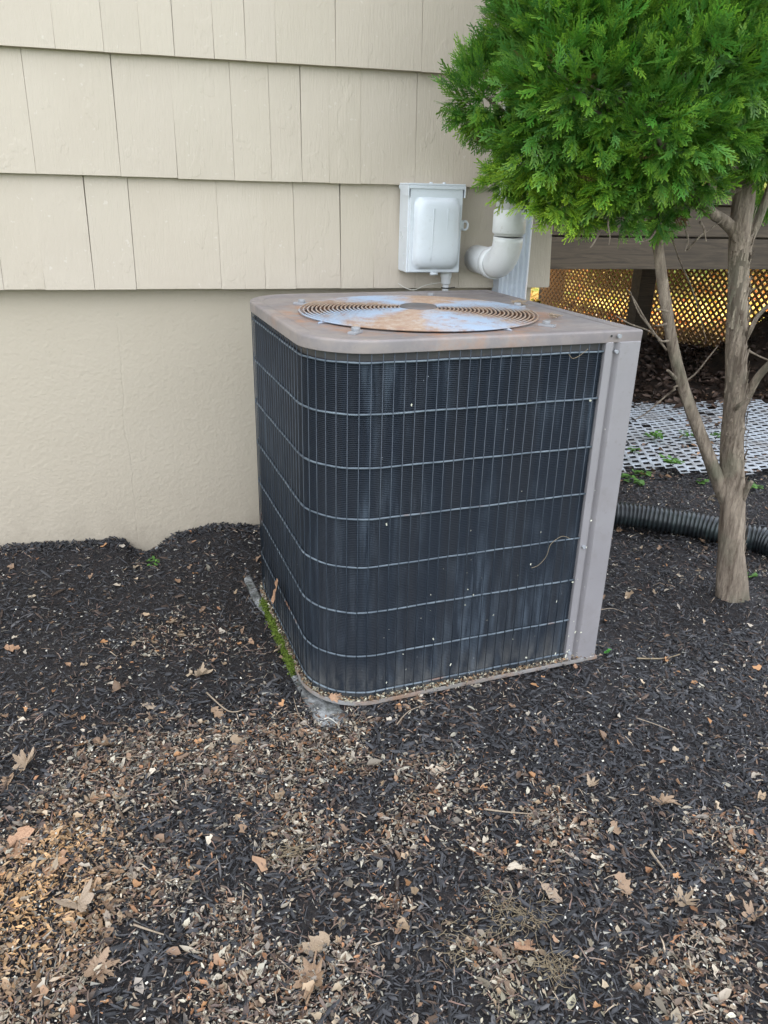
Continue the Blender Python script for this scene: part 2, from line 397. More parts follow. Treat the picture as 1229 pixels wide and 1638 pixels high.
soil = a.mix(a.ramp(a.noise(70, 5, .7), (.4, 0), (.7, 1)), (.014, .013, .014), (.038, .031, .029))
soil = a.mix(a.math('MULTIPLY', a.ramp(a.noise(160, 3, .7), (.60, 0), (.72, 1)), .5), soil, (.075, .052, .038))
under = a.mix(a.ramp(a.noise(16, 6, .75), (.4, 0), (.65, 1)), (.018, .013, .010), (.06, .038, .026))
gold = a.mix(a.ramp(a.noise(.9, 4, .6), (.42, 0), (.58, 1)), (.74, .38, .08), (.36, .38, .06))
gold = a.mix(a.ramp(a.noise(9, 5, .7), (.45, 0), (.7, 1)), gold, (.62, .45, .14))
f_under = a.ramp(a.math('ADD', Y, a.math('MULTIPLY', a.noise(3, 3), .8)), (0, 0), (.5, 0), (.54, 1))
f_under.node.inputs[0].links[0].from_node  # keep reference
yk = a.math('MULTIPLY', a.math('ADD', Y, a.math('MULTIPLY', a.noise(3, 3), .8)), .1)
f_under = a.ramp(yk, (.40, 0), (.46, 1))
side = a.math('ADD', X, a.math('MULTIPLY', Y, .20))          # beyond the lattice line
f_gold = a.math('MAXIMUM', a.ramp(a.math('MULTIPLY', side, .1), (.565, 0), (.58, 1)), a.ramp(a.math('MULTIPLY', Y, .1), (.86, 0), (.90, 1)))
f_house = a.ramp(a.math('MULTIPLY', X, .1), (.10, 0), (.13, 1))
f_front = a.ramp(a.math('MULTIPLY', Y, .1), (.38, 0), (.45, 1))
lawn = a.mix(a.noise(30, 4, .6), (.05, .10, .02), (.10, .16, .04))
c = a.mix(f_under, soil, under)
c = a.mix(a.math('MULTIPLY', f_gold, f_front), c, gold)
c = a.mix(a.ramp(a.math('ADD', .5, a.math('MULTIPLY', X, -.1)), (.80, 0), (.82, 1)), c, lawn)
c = a.mix(a.ramp(a.math('ADD', .5, a.math('MULTIPLY', Y, -.1)), (.62, 0), (.64, 1)), c, lawn)
a.col(c); a.bump(a.noise(120, 5, .7), .006, .9); a.bump(a.noise(30, 4, .7), .010, .7)
link('ground', np_mesh('ground', np.stack([GX.ravel(), GY.ravel(), GZ.ravel()], 1), F, smooth=True), a.m, kind='structure')

# visible wedge of ground, sampled by distance
def visible(x, y, m=.12):
    P = np.stack([x, y, np.zeros_like(x)-CH], 1); zc = P@CFW
    u = P@CR/zc*CF+CX; v = CY-P@CU/zc*CF
    return (zc > 0) & (u > -160) & (u < 1229+260) & (v < 1638+200), u, v
def sample(n, x0, x1, y0, y1, dens):
    x = rng.uniform(x0, x1, n); y = rng.uniform(y0, y1, n); d = dens(x, y); k = rng.random(n) < d
    ok, u, v = visible(x, y); lx, ly = u_local(x, y)
    k &= ok & ~((lx > .012) & (lx < UW-.01) & (ly > .012) & (ly < UD)) & ~((y > YW+.02) & (x < 1.22))
    return x[k], y[k]
def gauss(x, y, cx_, cy_, rx, ry): return np.exp(-(((x-cx_)/rx)**2+((y-cy_)/ry)**2))
def litter_density(x, y):
    d = .07+.80*(1-sstep(1.15, 1.75, y+.12*x+ .35*(fbm(x*2.5, y*2.5, 3, 21)-.5)))
    for px, py, r_, w_ in ((250, 1000, .13, .8), (330, 1040, .14, .7), (210, 1110, .2, .75), (330, 1150, .18, .6), (640, 1330, .2, .4), (450, 1190, .15, .4), (130, 1190, .15, .3), (640, 1130, .16, .3), (760, 1090, .14, .35), (640, 1330, .2, .3),
                           (1100, 1420, .22, .45), (700, 1330, .22, .45), (500, 1450, .25, .3), (950, 1400, .2, .3), (60, 1420, .2, .5), (880, 1580, .2, .5), (300, 1500, .2, .2)):
        p = on_z(px, py, 0); d = d+w_*gauss(x, y, p.x, p.y, r_, r_)
    for px, py, r_, w_ in ((870, 1215, .22, .7), (1150, 1270, .22, .6), (1180, 1180, .2, .5), (700, 1210, .13, .45), (1080, 1150, .2, .35), (620, 1550, .10, .6), (1090, 1480, .07, .5), (740, 1400, .07, .4), (430, 1290, .12, .3), (950, 1120, .15, .35), (100, 1000, .3, .35)):
        p = on_z(px, py, 0); d = d-w_*gauss(x, y, p.x, p.y, r_, r_)
    n = fbm(x*7, y*7, 3, 31)
    return 1.0*np.clip(d, .03, 1.1)*(.12+1.25*sstep(.36, .62, n))*(y < 3.9)
def rot_frames(n, tilt):
    yaw = rng.uniform(0, 2*PI, n); tx = rng.normal(0, tilt, n); ty = rng.normal(0, tilt, n)
    cy, sy = np.cos(yaw), np.sin(yaw)
    ax = np.stack([cy, sy, np.sin(tx)], 1); ax /= np.linalg.norm(ax, axis=1)[:, None]
    up = np.stack([-sy*np.sin(ty), cy*np.sin(ty), np.cos(ty)], 1)
    b = np.cross(up, ax); b /= np.linalg.norm(b, axis=1)[:, None]; c = np.cross(ax, b)
    return ax, b, c
def scatter(name, tmpl, faces, x, y, lift, L, W_, T, tilt, cols, mat, jitter=.15, label=None, zf=ground_h):
    """tmpl (k,3) in unit space scaled by L,W,T"""
    n = len(x); ax, b, c = rot_frames(n, tilt); k = len(tmpl)
    t = np.repeat(tmpl[None], n, 0)+rng.normal(0, jitter, (n, k, 3))*np.array([.5, .5, .5])
    P = np.stack([x, y, zf(x, y)+lift], 1)
    V = P[:, None]+ax[:, None]*(t[:, :, 0:1]*L[:, None, None])+b[:, None]*(t[:, :, 1:2]*W_[:, None, None])+c[:, None]*(t[:, :, 2:3]*T[:, None, None])
    Fc = (faces[None]+(np.arange(n)*k)[:, None, None]).reshape(-1, faces.shape[1])
    C = np.repeat(cols, k, 0)
    return link(name, np_mesh(name, V.reshape(-1, 3), Fc, C), mat, kind='stuff', label=label)
# shredded black mulch
ct = np.array([[-.5, -.16, -.5], [-.5, .16, -.5], [-.18, -.5, -.5], [-.18, .5, -.5], [.25, -.42, -.5], [.25, .42, -.5], [.5, -.1, -.5], [.5, .1, -.5],
               [-.46, 0, .2], [-.15, 0, .6], [.25, .05, .55], [.47, 0, .1]])
cf = np.array([[0, 2, 9, 8], [2, 4, 10, 9], [4, 6, 11, 10], [1, 8, 9, 3], [3, 9, 10, 5], [5, 10, 11, 7]])
def mulch_d(x, y):
    n = fbm(x*5, y*5, 3, 41)
    return np.clip(.5+.8*sstep(.3, .6, n), 0, 1)*(1-.42*np.clip(litter_density(x, y), 0, 1))*(1-.7*sstep(3.2, 4.2, y))
def mulch_cols(n):
    g = rng.uniform(.015, .066, n)
    c = np.stack([g*.98, g*.97, g*1.03], 1); k = rng.random(n)
    c[k < .10] = c[k < .10]*np.array([1.9, 1.3, .9]); m = k > .93
    c[m] = np.stack([rng.uniform(.06, .12, m.sum())]*3, 1)*np.array([1, .95, .95]); return c
x, y = sample(110000, -1.6, 3.4, .45, 4.2, lambda x, y: mulch_d(x, y))
x2, y2 = sample(50000, -1.1, 1.6, .45, 1.75, lambda x, y: mulch_d(x, y)); x = np.r_[x, x2]; y = np.r_[y, y2]
n = len(x); L = rng.lognormal(math.log(.0122), .55, n); L = np.clip(L, .004, .050); W_ = np.minimum(L*rng.uniform(.10, .36, n), .0085); T = W_*rng.uniform(.4, .95, n)
scatter('mulch', ct, cf, x, y, rng.uniform(-.001, .009, n), L, W_, T, .34, mulch_cols(n), M['chips'], .12, 'black shredded bark mulch covering the ground round the unit')
print('chips', n)
rt_ = np.array([[-.5, -.5, 0], [-.5, .5, 0], [-.2, -.4, .25], [-.2, .6, .25], [.15, -.7, .2], [.15, .3, .2], [.5, -.2, -.1], [.5, .4, -.1]])
rf_ = np.array([[0, 2, 3, 1], [2, 4, 5, 3], [4, 6, 7, 5]])
def shred_d(x, y): return np.clip(.45+.5*fbm(x*6, y*6, 2, 91), 0, 1)*(1-.8*sstep(3.0, 4.0, y))
x, y = sample(120000, -1.6, 3.2, .45, 3.6, shred_d); n = len(x)
L = rng.uniform(.006, .030, n); W_ = rng.uniform(.0008, .0024, n); c = mulch_cols(n)*rng.uniform(.7, 1.5, (n, 1))
ld_ = np.clip(litter_density(x, y), 0, 1); k = rng.random(n) < (.06+.75*ld_)
pl = np.array([(.18, .11, .085), (.27, .19, .135), (.13, .085, .07), (.40, .31, .22), (.22, .155, .12)]); c[k] = pl[rng.integers(0, 5, k.sum())]*rng.uniform(.6, 1.2, (k.sum(), 1))
scatter('mulch_shreds', rt_, rf_, x, y, rng.uniform(.003, .013, n), L, W_, L*.35, .35, c, M['chips'], .16, 'fine dark and brown bark shreds mixed through the mulch')
x = rng.uniform(-1.2, .30, 3200); y = YW+.03-np.abs(rng.normal(0, .022, 3200)); n = 3200      # ragged edge heaped against the wall
L = rng.uniform(.006, .026, n); W_ = L*rng.uniform(.12, .35, n)
scatter('mulch_edge', ct, cf, x, y, rng.uniform(-.004, .012, n)*(.4+1.2*fbm(x*22, y*0, 2, 3)), L, W_, W_*.6, .7, mulch_cols(n), M['chips'], .12, 'ragged edge of black mulch heaped against the stucco wall')
# small dry leaflets and leaf bits
lt = np.array([[-.5, 0, 0], [-.22, -.36, .35], [-.22, 0, -.1], [-.22, .36, .35], [.15, -.40, .3], [.15, 0, -.12], [.15, .40, .3], [.5, 0, .15]])
lf3 = np.array([[0, 1, 2], [0, 2, 3], [1, 4, 5], [1, 5, 2], [2, 5, 6], [2, 6, 3], [4, 7, 5], [5, 7, 6]])
def litter_cols(x, y):
    n = len(x); pal = np.array([(.38, .30, .21), (.50, .43, .33), (.25, .16, .105), (.15, .10, .075), (.30, .19, .12), (.40, .20, .10), (.60, .54, .42), (.18, .135, .11), (.34, .29, .24), (.12, .085, .07), (.42, .35, .27)])
    c = pal[rng.integers(0, len(pal), n)]*rng.uniform(.35, 1.05, (n, 1))
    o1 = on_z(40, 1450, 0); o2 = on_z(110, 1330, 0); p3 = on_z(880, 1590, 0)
    k = np.clip(1.1*gauss(x, y, o1.x, o1.y, .12, .13)+.7*gauss(x, y, o2.x, o2.y, .10, .06), 0, 1)*(rng.random(n) < .8)  # warm glow of light at lower left, painted as more orange litter
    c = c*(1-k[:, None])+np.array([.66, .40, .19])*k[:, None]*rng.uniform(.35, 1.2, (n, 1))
    k = .8*gauss(x, y, p3.x, p3.y, .16, .08)*(rng.random(n) < .7)  # pale glow of light at bottom centre, painted into the litter tint
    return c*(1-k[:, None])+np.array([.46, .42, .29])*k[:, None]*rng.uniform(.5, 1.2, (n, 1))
x, y = sample(80000, -1.3, 3.3, .45, 4.0, litter_density)
x2, y2 = sample(120000, -1.0, 1.6, .45, 1.6, litter_density); x = np.r_[x, x2]; y = np.r_[y, y2]
n = len(x); L = np.clip(rng.lognormal(math.log(.0070), .55, n), .0028, .032); W_ = L*rng.uniform(.22, .68, n); T = W_*rng.uniform(.2, .9, n)
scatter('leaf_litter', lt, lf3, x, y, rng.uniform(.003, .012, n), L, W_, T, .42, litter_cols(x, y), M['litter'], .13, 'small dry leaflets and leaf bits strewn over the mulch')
print('litter', n)
# torn pieces of bigger leaves, curled
ct2 = np.array([[-.5, -.1, .1], [-.3, -.42, .5], [-.28, .05, -.05], [-.2, .38, .4], [.05, -.25, .2], [.08, .02, -.1], [.1, .5, .6], [.42, -.38, .4], [.36, .08, .05], [.55, .12, .3]])
cf2 = np.array([[0, 1, 2], [0, 2, 3], [1, 4, 5], [1, 5, 2], [2, 5, 6], [2, 6, 3], [4, 7, 8], [4, 8, 5], [5, 8, 6], [7, 9, 8]])
x, y = sample(6500, -1.3, 3.0, .45, 3.4, lambda x, y: np.clip(.16+.75*litter_density(x, y), 0, 1)); n = len(x)
L = np.clip(rng.lognormal(math.log(.016), .35, n), .008, .036); W_ = L*rng.uniform(.4, .9, n); T = L*rng.uniform(.15, .6, n)
pl = np.array([(.42, .30, .19), (.50, .39, .27), (.33, .20, .12), (.46, .24, .11), (.26, .17, .11), (.54, .46, .36)]); c = pl[rng.integers(0, 6, n)]*rng.uniform(.55, 1.1, (n, 1))
scatter('leaf_fragments', ct2, cf2, x, y, rng.uniform(.006, .014, n), L, W_, T, .4, c, M['litter'], .12, 'torn and curled tan leaf fragments scattered on the mulch')
# fine pale flecks and needles
ft = np.array([[-.5, -.5, 0], [.5, -.5, .2], [.5, .5, 0], [-.5, .5, .3]]); ff = np.array([[0, 1, 2, 3]])
x, y = sample(50000, -1.2, 2.6, .45, 3.2, lambda x, y: np.clip(litter_density(x, y)*.7+.17, 0, 1))
n = len(x); L = rng.uniform(.0018, .0055, n); thin = rng.random(n) < .45; W_ = np.where(thin, L*.18, L*.7); L = np.where(thin, L*3.4, L)
g = rng.uniform(.22, .68, n); c = np.stack([g, g*.93, g*.78], 1); c[thin] *= .55
scatter('pale_flecks', ft, ff, x, y, rng.uniform(.006, .013, n), L, W_, L, .3, c, M['litter'], .1, 'tiny pale seed husks and needles sprinkled on the mulch')
# big brown leaves under the deck
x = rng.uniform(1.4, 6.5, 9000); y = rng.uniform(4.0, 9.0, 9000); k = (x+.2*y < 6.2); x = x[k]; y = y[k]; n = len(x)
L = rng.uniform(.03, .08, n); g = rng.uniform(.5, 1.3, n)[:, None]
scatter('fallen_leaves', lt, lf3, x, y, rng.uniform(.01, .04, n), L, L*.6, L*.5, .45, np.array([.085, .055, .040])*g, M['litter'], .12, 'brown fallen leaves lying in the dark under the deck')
x = rng.uniform(3.6, 13, 14000); y = rng.uniform(4.2, 18, 14000); k = (x+.2*y > 5.6); x = x[k]; y = y[k]; n = len(x)
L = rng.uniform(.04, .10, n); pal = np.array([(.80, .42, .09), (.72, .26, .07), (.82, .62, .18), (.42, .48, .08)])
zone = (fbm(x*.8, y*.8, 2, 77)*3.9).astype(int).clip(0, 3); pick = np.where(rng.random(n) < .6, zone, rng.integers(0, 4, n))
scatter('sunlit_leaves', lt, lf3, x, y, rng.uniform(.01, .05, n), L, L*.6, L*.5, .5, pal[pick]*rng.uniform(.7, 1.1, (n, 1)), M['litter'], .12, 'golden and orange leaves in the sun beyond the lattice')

# ------------------------------------------------------------------ house
house = empty('house', (0, YW, 0), label='beige shingle sided house with stucco foundation behind the unit', cat='house')
Z1, Z2, Z3 = 1.5377, 1.2190, .8962
def px_at(px, py): return on_y(px, py, YW).x
courses = [
    (Z3, Z2, [px_at(11, 466), px_at(76, 464), px_at(154, 462), px_at(220, 461), px_at(354, 458), px_at(424, 457), px_at(472, 455), px_at(543, 454), px_at(595, 453)], .005),
    (Z2, Z1, [px_at(61, 281), px_at(195, 283), px_at(285, 284), px_at(375, 286), px_at(434, 287), px_at(482, 287), px_at(525, 288), px_at(575, 289), px_at(661, 290), px_at(722, 291)], .006),
    (Z1, Z1+.32, [px_at(91, 81), px_at(168, 85), px_at(227, 89), px_at(280, 92), px_at(343, 96), px_at(393, 99), px_at(441, 102), px_at(535, 107), px_at(587, 110), px_at(671, 116)], .007),
    (Z1+.32, Z1+.64, [], .006), (Z1+.64, Z1+.96, [], .006)]
rs = random.Random(5)
HX1 = 1.243
for ci, (zb, zt, seams, _) in enumerate(courses):
    xs = sorted(seams) if seams else [0.0]
    while xs[-1] < HX1-.2: xs.append(xs[-1]+rs.uniform(.10, .17))
    xs = [x_ for x_ in xs if x_ < HX1-.05]+[HX1]
    while xs[0] > (-3.2 if ci < 3 else -1.8): xs.insert(0, xs[0]-rs.uniform(.11, .23))
    for x0, x1 in zip(xs[:-1], xs[1:]):
        g0 = g1 = .00012; g1 = rs.choice((.0002, .0003, .0004, .0008))
        dz = rs.uniform(-.0007, .0007)-.003*(x0 > px_at(280, 284) and ci == 1)
        tb = (.033 if ci == 0 else .025)+rs.uniform(-.0005, .0005); tt = .003+rs.uniform(0, .001)
        prof = []  # x along, wedge in y
        sk = rs.uniform(-.002, .002)
        v = [(x0+g0, -tb, zb+dz), (x1-g1, -tb, zb+dz), (x1-g1, .004, zb+dz), (x0+g0, .004, zb+dz),
             (x0+g0+sk, -tt, zt+.012), (x1-g1+sk, -tt, zt+.012), (x1-g1+sk, .004, zt+.012), (x0+g0+sk, .004, zt+.012)]
        mb = MB().add(v, [(3, 2, 1, 0), (4, 5, 6, 7), (0, 1, 5, 4), (2, 3, 7, 6), (3, 0, 4, 7), (1, 2, 6, 5)])
        mb.obj('shingle', M['shingle'], house, bevel=.0008)
mb = MB()   # plain siding courses out of the photograph, above and round the corner
for k in range(14):
    z0 = Z1+.96+k*.32
    if z0 < 5.9: mb.add([(-6, -.021, z0), (HX1, -.021, z0), (HX1, 0, z0), (-6, 0, z0), (-6, -.003, z0+.33), (HX1, -.003, z0+.33), (HX1, 0, z0+.33), (-6, 0, z0+.33)],
                        [(3, 2, 1, 0), (4, 5, 6, 7), (0, 1, 5, 4), (2, 3, 7, 6), (3, 0, 4, 7), (1, 2, 6, 5)])
for k in range(16):
    z0 = Z3+k*.32
    mb.add([(HX1+.002, .01, z0), (HX1+.023, .01, z0), (HX1+.023, 8, z0), (HX1+.002, 8, z0), (HX1+.002, .01, z0+.31), (HX1+.004, .01, z0+.31), (HX1+.004, 8, z0+.31), (HX1+.002, 8, z0+.31)],
           [(3, 2, 1, 0), (4, 5, 6, 7), (0, 1, 5, 4), (2, 3, 7, 6), (3, 0, 4, 7), (1, 2, 6, 5)])
mb.obj('siding', M['shingle'], house)
MB().box(-6, HX1, .006, 8, Z3+.004, 6.1).obj('wall', M['shingle'], house)
MB().box(-6, 1.205, .030, 7.95, -.6, Z3+.002).obj('foundation', M['stucco'], house)
MB().add([(-6.4, -.45, 5.95), (HX1+.35, -.45, 5.95), (HX1+.35, 4, 8.1), (-6.4, 4, 8.1), (-6.4, 8.45, 5.95), (HX1+.35, 8.45, 5.95)], [(0, 1, 2, 3), (3, 2, 5, 4), (0, 4, 5, 1), (0, 3, 4), (1, 5, 2)]).obj('roof', M['roof'], house)

# ------------------------------------------------------------------ condenser unit
unit = empty('air_conditioner', (UX, UY, 0), UYAW, label='large square air conditioner condenser with dark coil and rusty fan guard', cat='air conditioner')
def outline(off, r=UR, nc=22, x1=None, y1=None):
    """rounded at front-left and back-left, square on the right"""
    r2 = max(r+off, .01); X0, Y0, X1_, Y1_ = -off, -off, UW+off, UD+off
    pts = [(X1_, Y0)]+[(X0+r2-r2*math.sin(t), Y0+r2-r2*math.cos(t)) for t in np.linspace(0, PI/2, nc)]
    pts += [(X0+r2-r2*math.cos(t), Y1_-r2+r2*math.sin(t)) for t in np.linspace(0, PI/2, nc)]+[(X1_, Y1_)]
    return pts
def loft(rings, closed_bottom=False, closed_top=False, smooth=False):
    mb = MB(); n = len(rings[0]); vs = [v for r_ in rings for v in r_]
    fs = [(i*n+k, i*n+(k+1) % n, (i+1)*n+(k+1) % n, (i+1)*n+k) for i in range(len(rings)-1) for k in range(n)]
    fs = [f[::-1] for f in fs]
    mb.add(vs, fs, smooth)
    if closed_top: mb.f.append(tuple(range((len(rings)-1)*n, len(rings)*n))[::-1]); mb.sm.append(False)
    if closed_bottom: mb.f.append(tuple(range(n))); mb.sm.append(False)
    return mb
def ring(off, z, r=UR): return [(x, y, z) for x, y in outline(off, r)]
GC = (.375, .352); GR = .302
# cap: lip rings + top plate with a round opening
rings = [ring(-.004, UH-.024), ring(-.003, UH-.0285), ring(-.0008, UH-.0290), ring(.0004, UH-.0280), ring(.0004, UH-.0270), ring(.0012, UH-.0060), ring(.0006, UH-.0030), ring(-.0012, UH-.0008), ring(-.004, UH), ring(-.008, UH), ring(-.026, UH-.0002), ring(-.030, UH-.0010), ring(-.033, UH-.0030), ring(-.034, UH-.003)]
ol = outline(-.034)
mb = loft(rings, smooth=True)
def to_outline(cx_, cy_, ang, poly):
    dx, dy = math.cos(ang), math.sin(ang); best = 9
    for (x1, y1), (x2, y2) in zip(poly, poly[1:]+poly[:1]):
        ex, ey = x2-x1, y2-y1; den = dx*ey-dy*ex
        if abs(den) < 1e-12: continue
        t = ((x1-cx_)*ey-(y1-cy_)*ex)/den; s_ = ((x1-cx_)*dy-(y1-cy_)*dx)/den
        if t > 0 and -1e-6 <= s_ <= 1+1e-6: best = min(best, t)
    return best
na = 144; vs = []
angs = sorted([2*PI*k/na for k in range(na)]+[math.atan2(py-GC[1], px-GC[0]) % (2*PI) for px, py in (ol[0], ol[-1])])
na = len(angs)
for a_ in angs:
    t = to_outline(*GC, a_, ol); ca, sa = math.cos(a_), math.sin(a_)
    for rr, zz_ in ((t, UH-.003), (GR+.012, UH-.003), (GR+.004, UH-.0022), (GR-.010, UH-.003), (GR-.012, UH-.05)):
        vs.append((GC[0]+ca*rr, GC[1]+sa*rr, zz_))
fs = [(k*5+j, k*5+j+1, ((k+1) % na)*5+j+1, ((k+1) % na)*5+j) for k in range(na) for j in range(4)]
mb.add(vs, [f[::-1] for f in fs], False)
mb.obj('cap', M['cap'], unit)
# fan guard: concentric wires, spokes, hub disc
gz = UH+.004
guard = empty('fan_guard', (GC[0], GC[1], gz)); guard.parent = unit
nr = 25
for k in range(nr):
    rr = .050+(GR+.001-.050)*k/(nr-1); dome = .008*(1-(rr/GR)**2)
    MB().tube([(rr*math.cos(t), rr*math.sin(t), dome) for t in np.linspace(0, 2*PI, 97)[:-1]], .0024, 6, closed=True).obj('guard_wire', M['guard'], guard)
for k in range(4):
    a_ = math.radians(20+90*k)
    MB().tube([(r_*math.cos(a_), r_*math.sin(a_), .008*(1-(r_/GR)**2)-.0040) for r_ in np.linspace(.03, GR+.012, 9)], .0028, 6).obj('spoke', M['guard'], guard)
prof = [(0, .0165), (.03, .0162), (.041, .0155), (.046, .0140), (.048, .011), (.048, .004)]
mb = MB(); n = 32; vs = [(r_*math.cos(2*PI*k/n), r_*math.sin(2*PI*k/n), z_) for r_, z_ in prof[1:] for k in range(n)]+[(0, 0, prof[0][1])]
fs = [(i*n+k, (i+1)*n+k, (i+1)*n+(k+1) % n, i*n+(k+1) % n) for i in range(len(prof)-2) for k in range(n)]+[(len(vs)-1, k, (k+1) % n) for k in range(n)]
mb.add(vs, fs, True).obj('hub_disc', M['hub'], guard)
# clips that hold the guard
for k, (lx, ly) in enumerate(((.125, .57), (.125, .105), (.535, .640), (.690, .40), (.600, .100))):
    mb = MB(); q = Matrix.Translation((lx, ly, UH)) @ Matrix.Rotation(math.atan2(GC[1]-ly, GC[0]-lx), 4, 'Z')
    mb.box(-.022, .018, -.009, .009, -.003, .003, q); mb.tube([q @ Vector((0, 0, .003)), q @ Vector((0, 0, .011))], .010, 6)
    mb.obj('guard_clip', M['clip'], unit, bevel=.001)
# fan below
fan = empty('fan', (GC[0], GC[1], UH-.09)); fan.parent = unit
MB().tube([(0, 0, -.10), (0, 0, .02)], .065, 20).obj('motor', M['dark_metal'], fan)
bl = MB()
for i in range(7):
    for j in range(5):
        r_ = .06+.225*i/6; t = (-.55+1.1*j/4)*(.8-.2*i/6)
        bl.v.append((r_*math.cos(t), r_*math.sin(t), -.045*math.sin(t)*1.0))
bl.f = [(i*5+j, i*5+j+1, (i+1)*5+j+1, (i+1)*5+j) for i in range(6) for j in range(4)]; bl.sm = [True]*len(bl.f)
bm = bl.mesh('blade')
for k in range(4): link('blade', bm, M['dark_metal'], fan, rot=(0, 0, k*PI/2+.4))
# shroud and inner floor so that the inside is dark
mb = MB(); n = 48
vs = [((GR+.003)*math.cos(2*PI*k/n)+GC[0], (GR+.003)*math.sin(2*PI*k/n)+GC[1], z_) for z_ in (UH-.012, UH-.22) for k in range(n)]
mb.add(vs, [(k, (k+1) % n, n+(k+1) % n, n+k) for k in range(n)], True).obj('fan_shroud', M['dark_metal'], unit)
# coil: real horizontal ridges all round the three coil sides
coil_path = [p for p in outline(-.0125, UR, 18)]
def dens_path(pts, step):
    o = []
    for (x1, y1), (x2, y2) in zip(pts[:-1], pts[1:]):
        m = max(1, int(math.hypot(x2-x1, y2-y1)/step))
        o += [(x1+(x2-x1)*k/m, y1+(y2-y1)*k/m) for k in range(m)]
    return np.array(o+[pts[-1]])
cp = dens_path(coil_path[:], .05); cp[0, 0] = UW-.02
# keep off the panel end
tn = np.gradient(cp, axis=0); tn /= np.linalg.norm(tn, axis=1)[:, None]; nrm = np.stack([-tn[:, 1], tn[:, 0]], 1)
if nrm[0, 1] > 0: nrm = -nrm
pitch = .0044; nzr = int((.868-.010)/pitch); zs = []; offs = []
for k in range(nzr):
    z0 = .010+k*pitch; zs += [z0, z0+pitch*.30, z0+pitch*.55, z0+pitch*.85]; offs += [0, .0034, .0034, 0]
zs = np.array(zs); offs = np.array(offs); m = len(cp)
V = np.zeros((len(zs), m, 3)); V[:, :, :2] = cp[None]+nrm[None]*offs[:, None, None]; V[:, :, 2] = zs[:, None]
idx = np.arange(len(zs)*m).reshape(len(zs), m)
Fq = np.stack([idx[:-1, :-1], idx[:-1, 1:], idx[1:, 1:], idx[1:, :-1]], -1).reshape(-1, 4)[:, ::-1]
link('coil', np_mesh('coil', V.reshape(-1, 3), Fq), M['coil'], unit)
loft([[(x_, y_, z_) for x_, y_ in outline(-.0145)] for z_ in (.009, .884)], True, False).obj('inner_liner', M['dark_metal'], unit)
# grille wires
wp = dens_path(outline(-.002, UR, 18), .01); sgm = np.r_[0, np.cumsum(np.hypot(*np.diff(wp, axis=0).T))]
vw = MB().tube([(0, 0, .016), (0, 0, .889)], .00100, 5).mesh('grille_wire')
s0, sp_ = .112, .0254; k = 0
while True:
    s_ = s0+k*sp_; k += 1
    if s_ > sgm[-1]-.03: break
    x_ = np.interp(s_, sgm, wp[:, 0]); y_ = np.interp(s_, sgm, wp[:, 1])
    link('grille_wire', vw, M['wire'], unit, loc=(x_, y_, 0), rot=(0, 0, s_))
print('wires', k)
for z_ in (.862, .750, .628, .505, .383, .262, .140, .034):
    pts = [(x_, y_, z_+.0012*math.sin(5*s_+z_*40)*.4) for (x_, y_), s_ in zip(dens_path(outline(-.0050, UR, 14), .03), range(999)) if x_ < UW-.085 or y_ > .3]
    MB().tube(pts, .0025, 6).obj('grille_ring', M['ring'], unit)
# corner access panel: flange, groove, wide face, right side
MB().prism([(.704, .0), (.722, -.0038), (.7245, .0075), (.7325, .0085), (.741, -.0045), (UW-.002, -.004), (UW-.001, -.002), (UW-.001, .30), (UW-.02, .30), (UW-.02, .02), (.704, .02)], .010, .8836).obj('corner_panel', M['panel'], unit, bevel=.0015)
MB().box(UW-.010, UW-.002, .302, UD-.002, .010, .8836).obj('side_panel', M['panel'], unit)
for lx, z_ in ((.731, .862), (.713, .36), (.713, .04)):
    MB().tube([(lx, .002, z_), (lx, -.009, z_)], .0048, 6).obj('screw', M['clip'], unit)
MB().tube([(UW-.085, -.0005, UH-.013), (UW-.085, -.0016, UH-.013)], .0028, 8).obj('screw_hole', M['black'], unit)
MB().tube([(UW-.065, .003, UH-.013), (UW-.065, -.007, UH-.013)], .0055, 6).obj('screw', M['clip'], unit)
# base pan: flanged tray
rings = [ring(-.03, .003), ring(-.002, .001), ring(.003, .000), ring(.0055, .003), ring(.0055, .0125), ring(.0035, .0135), ring(.0025, .012), ring(.0020, .008), ring(-.02, .007)]
loft(rings, smooth=False).obj('base_pan', M['pan'], unit)
# debris lying in the tray and flecks stuck on the coil
n = 1500; s_ = rng.uniform(0, sgm[-1]*.65, n); bx_ = np.interp(s_, sgm, wp[:, 0]); by_ = np.interp(s_, sgm, wp[:, 1])
off = rng.uniform(-.006, .008, n)
i_ = np.clip(np.searchsorted(sgm, s_), 1, len(wp)-1); tt_ = wp[i_]-wp[i_-1]; tt_ /= np.linalg.norm(tt_, axis=1)[:, None]; nn_ = np.stack([-tt_[:, 1], tt_[:, 0]], 1)
nn_[(nn_[:, 1] > 0) & (s_ < .7)] *= -1; nn_[(nn_[:, 0] > 0) & (s_ >= .75)] *= -1
px_ = bx_+nn_[:, 0]*off; py_ = by_+nn_[:, 1]*off
c_, s2 = math.cos(UYAW), math.sin(UYAW); wx = UX+px_*c_-py_*s2; wy = UY+px_*s2+py_*c_
L = rng.uniform(.003, .013, n); cc = np.array([(.5, .42, .3), (.38, .24, .13), (.2, .14, .1), (.6, .56, .42)])[rng.integers(0, 4, n)]*rng.uniform(.6, 1.1, (n, 1))
scatter('tray_debris', lt, lf3, wx, wy, rng.uniform(.012, .022, n)*1.0, L, L*.5, L*.5, .5, cc, M['litter'], .1, 'leaf crumbs caught along the rusty base tray', zf=lambda x, y: 0*x)
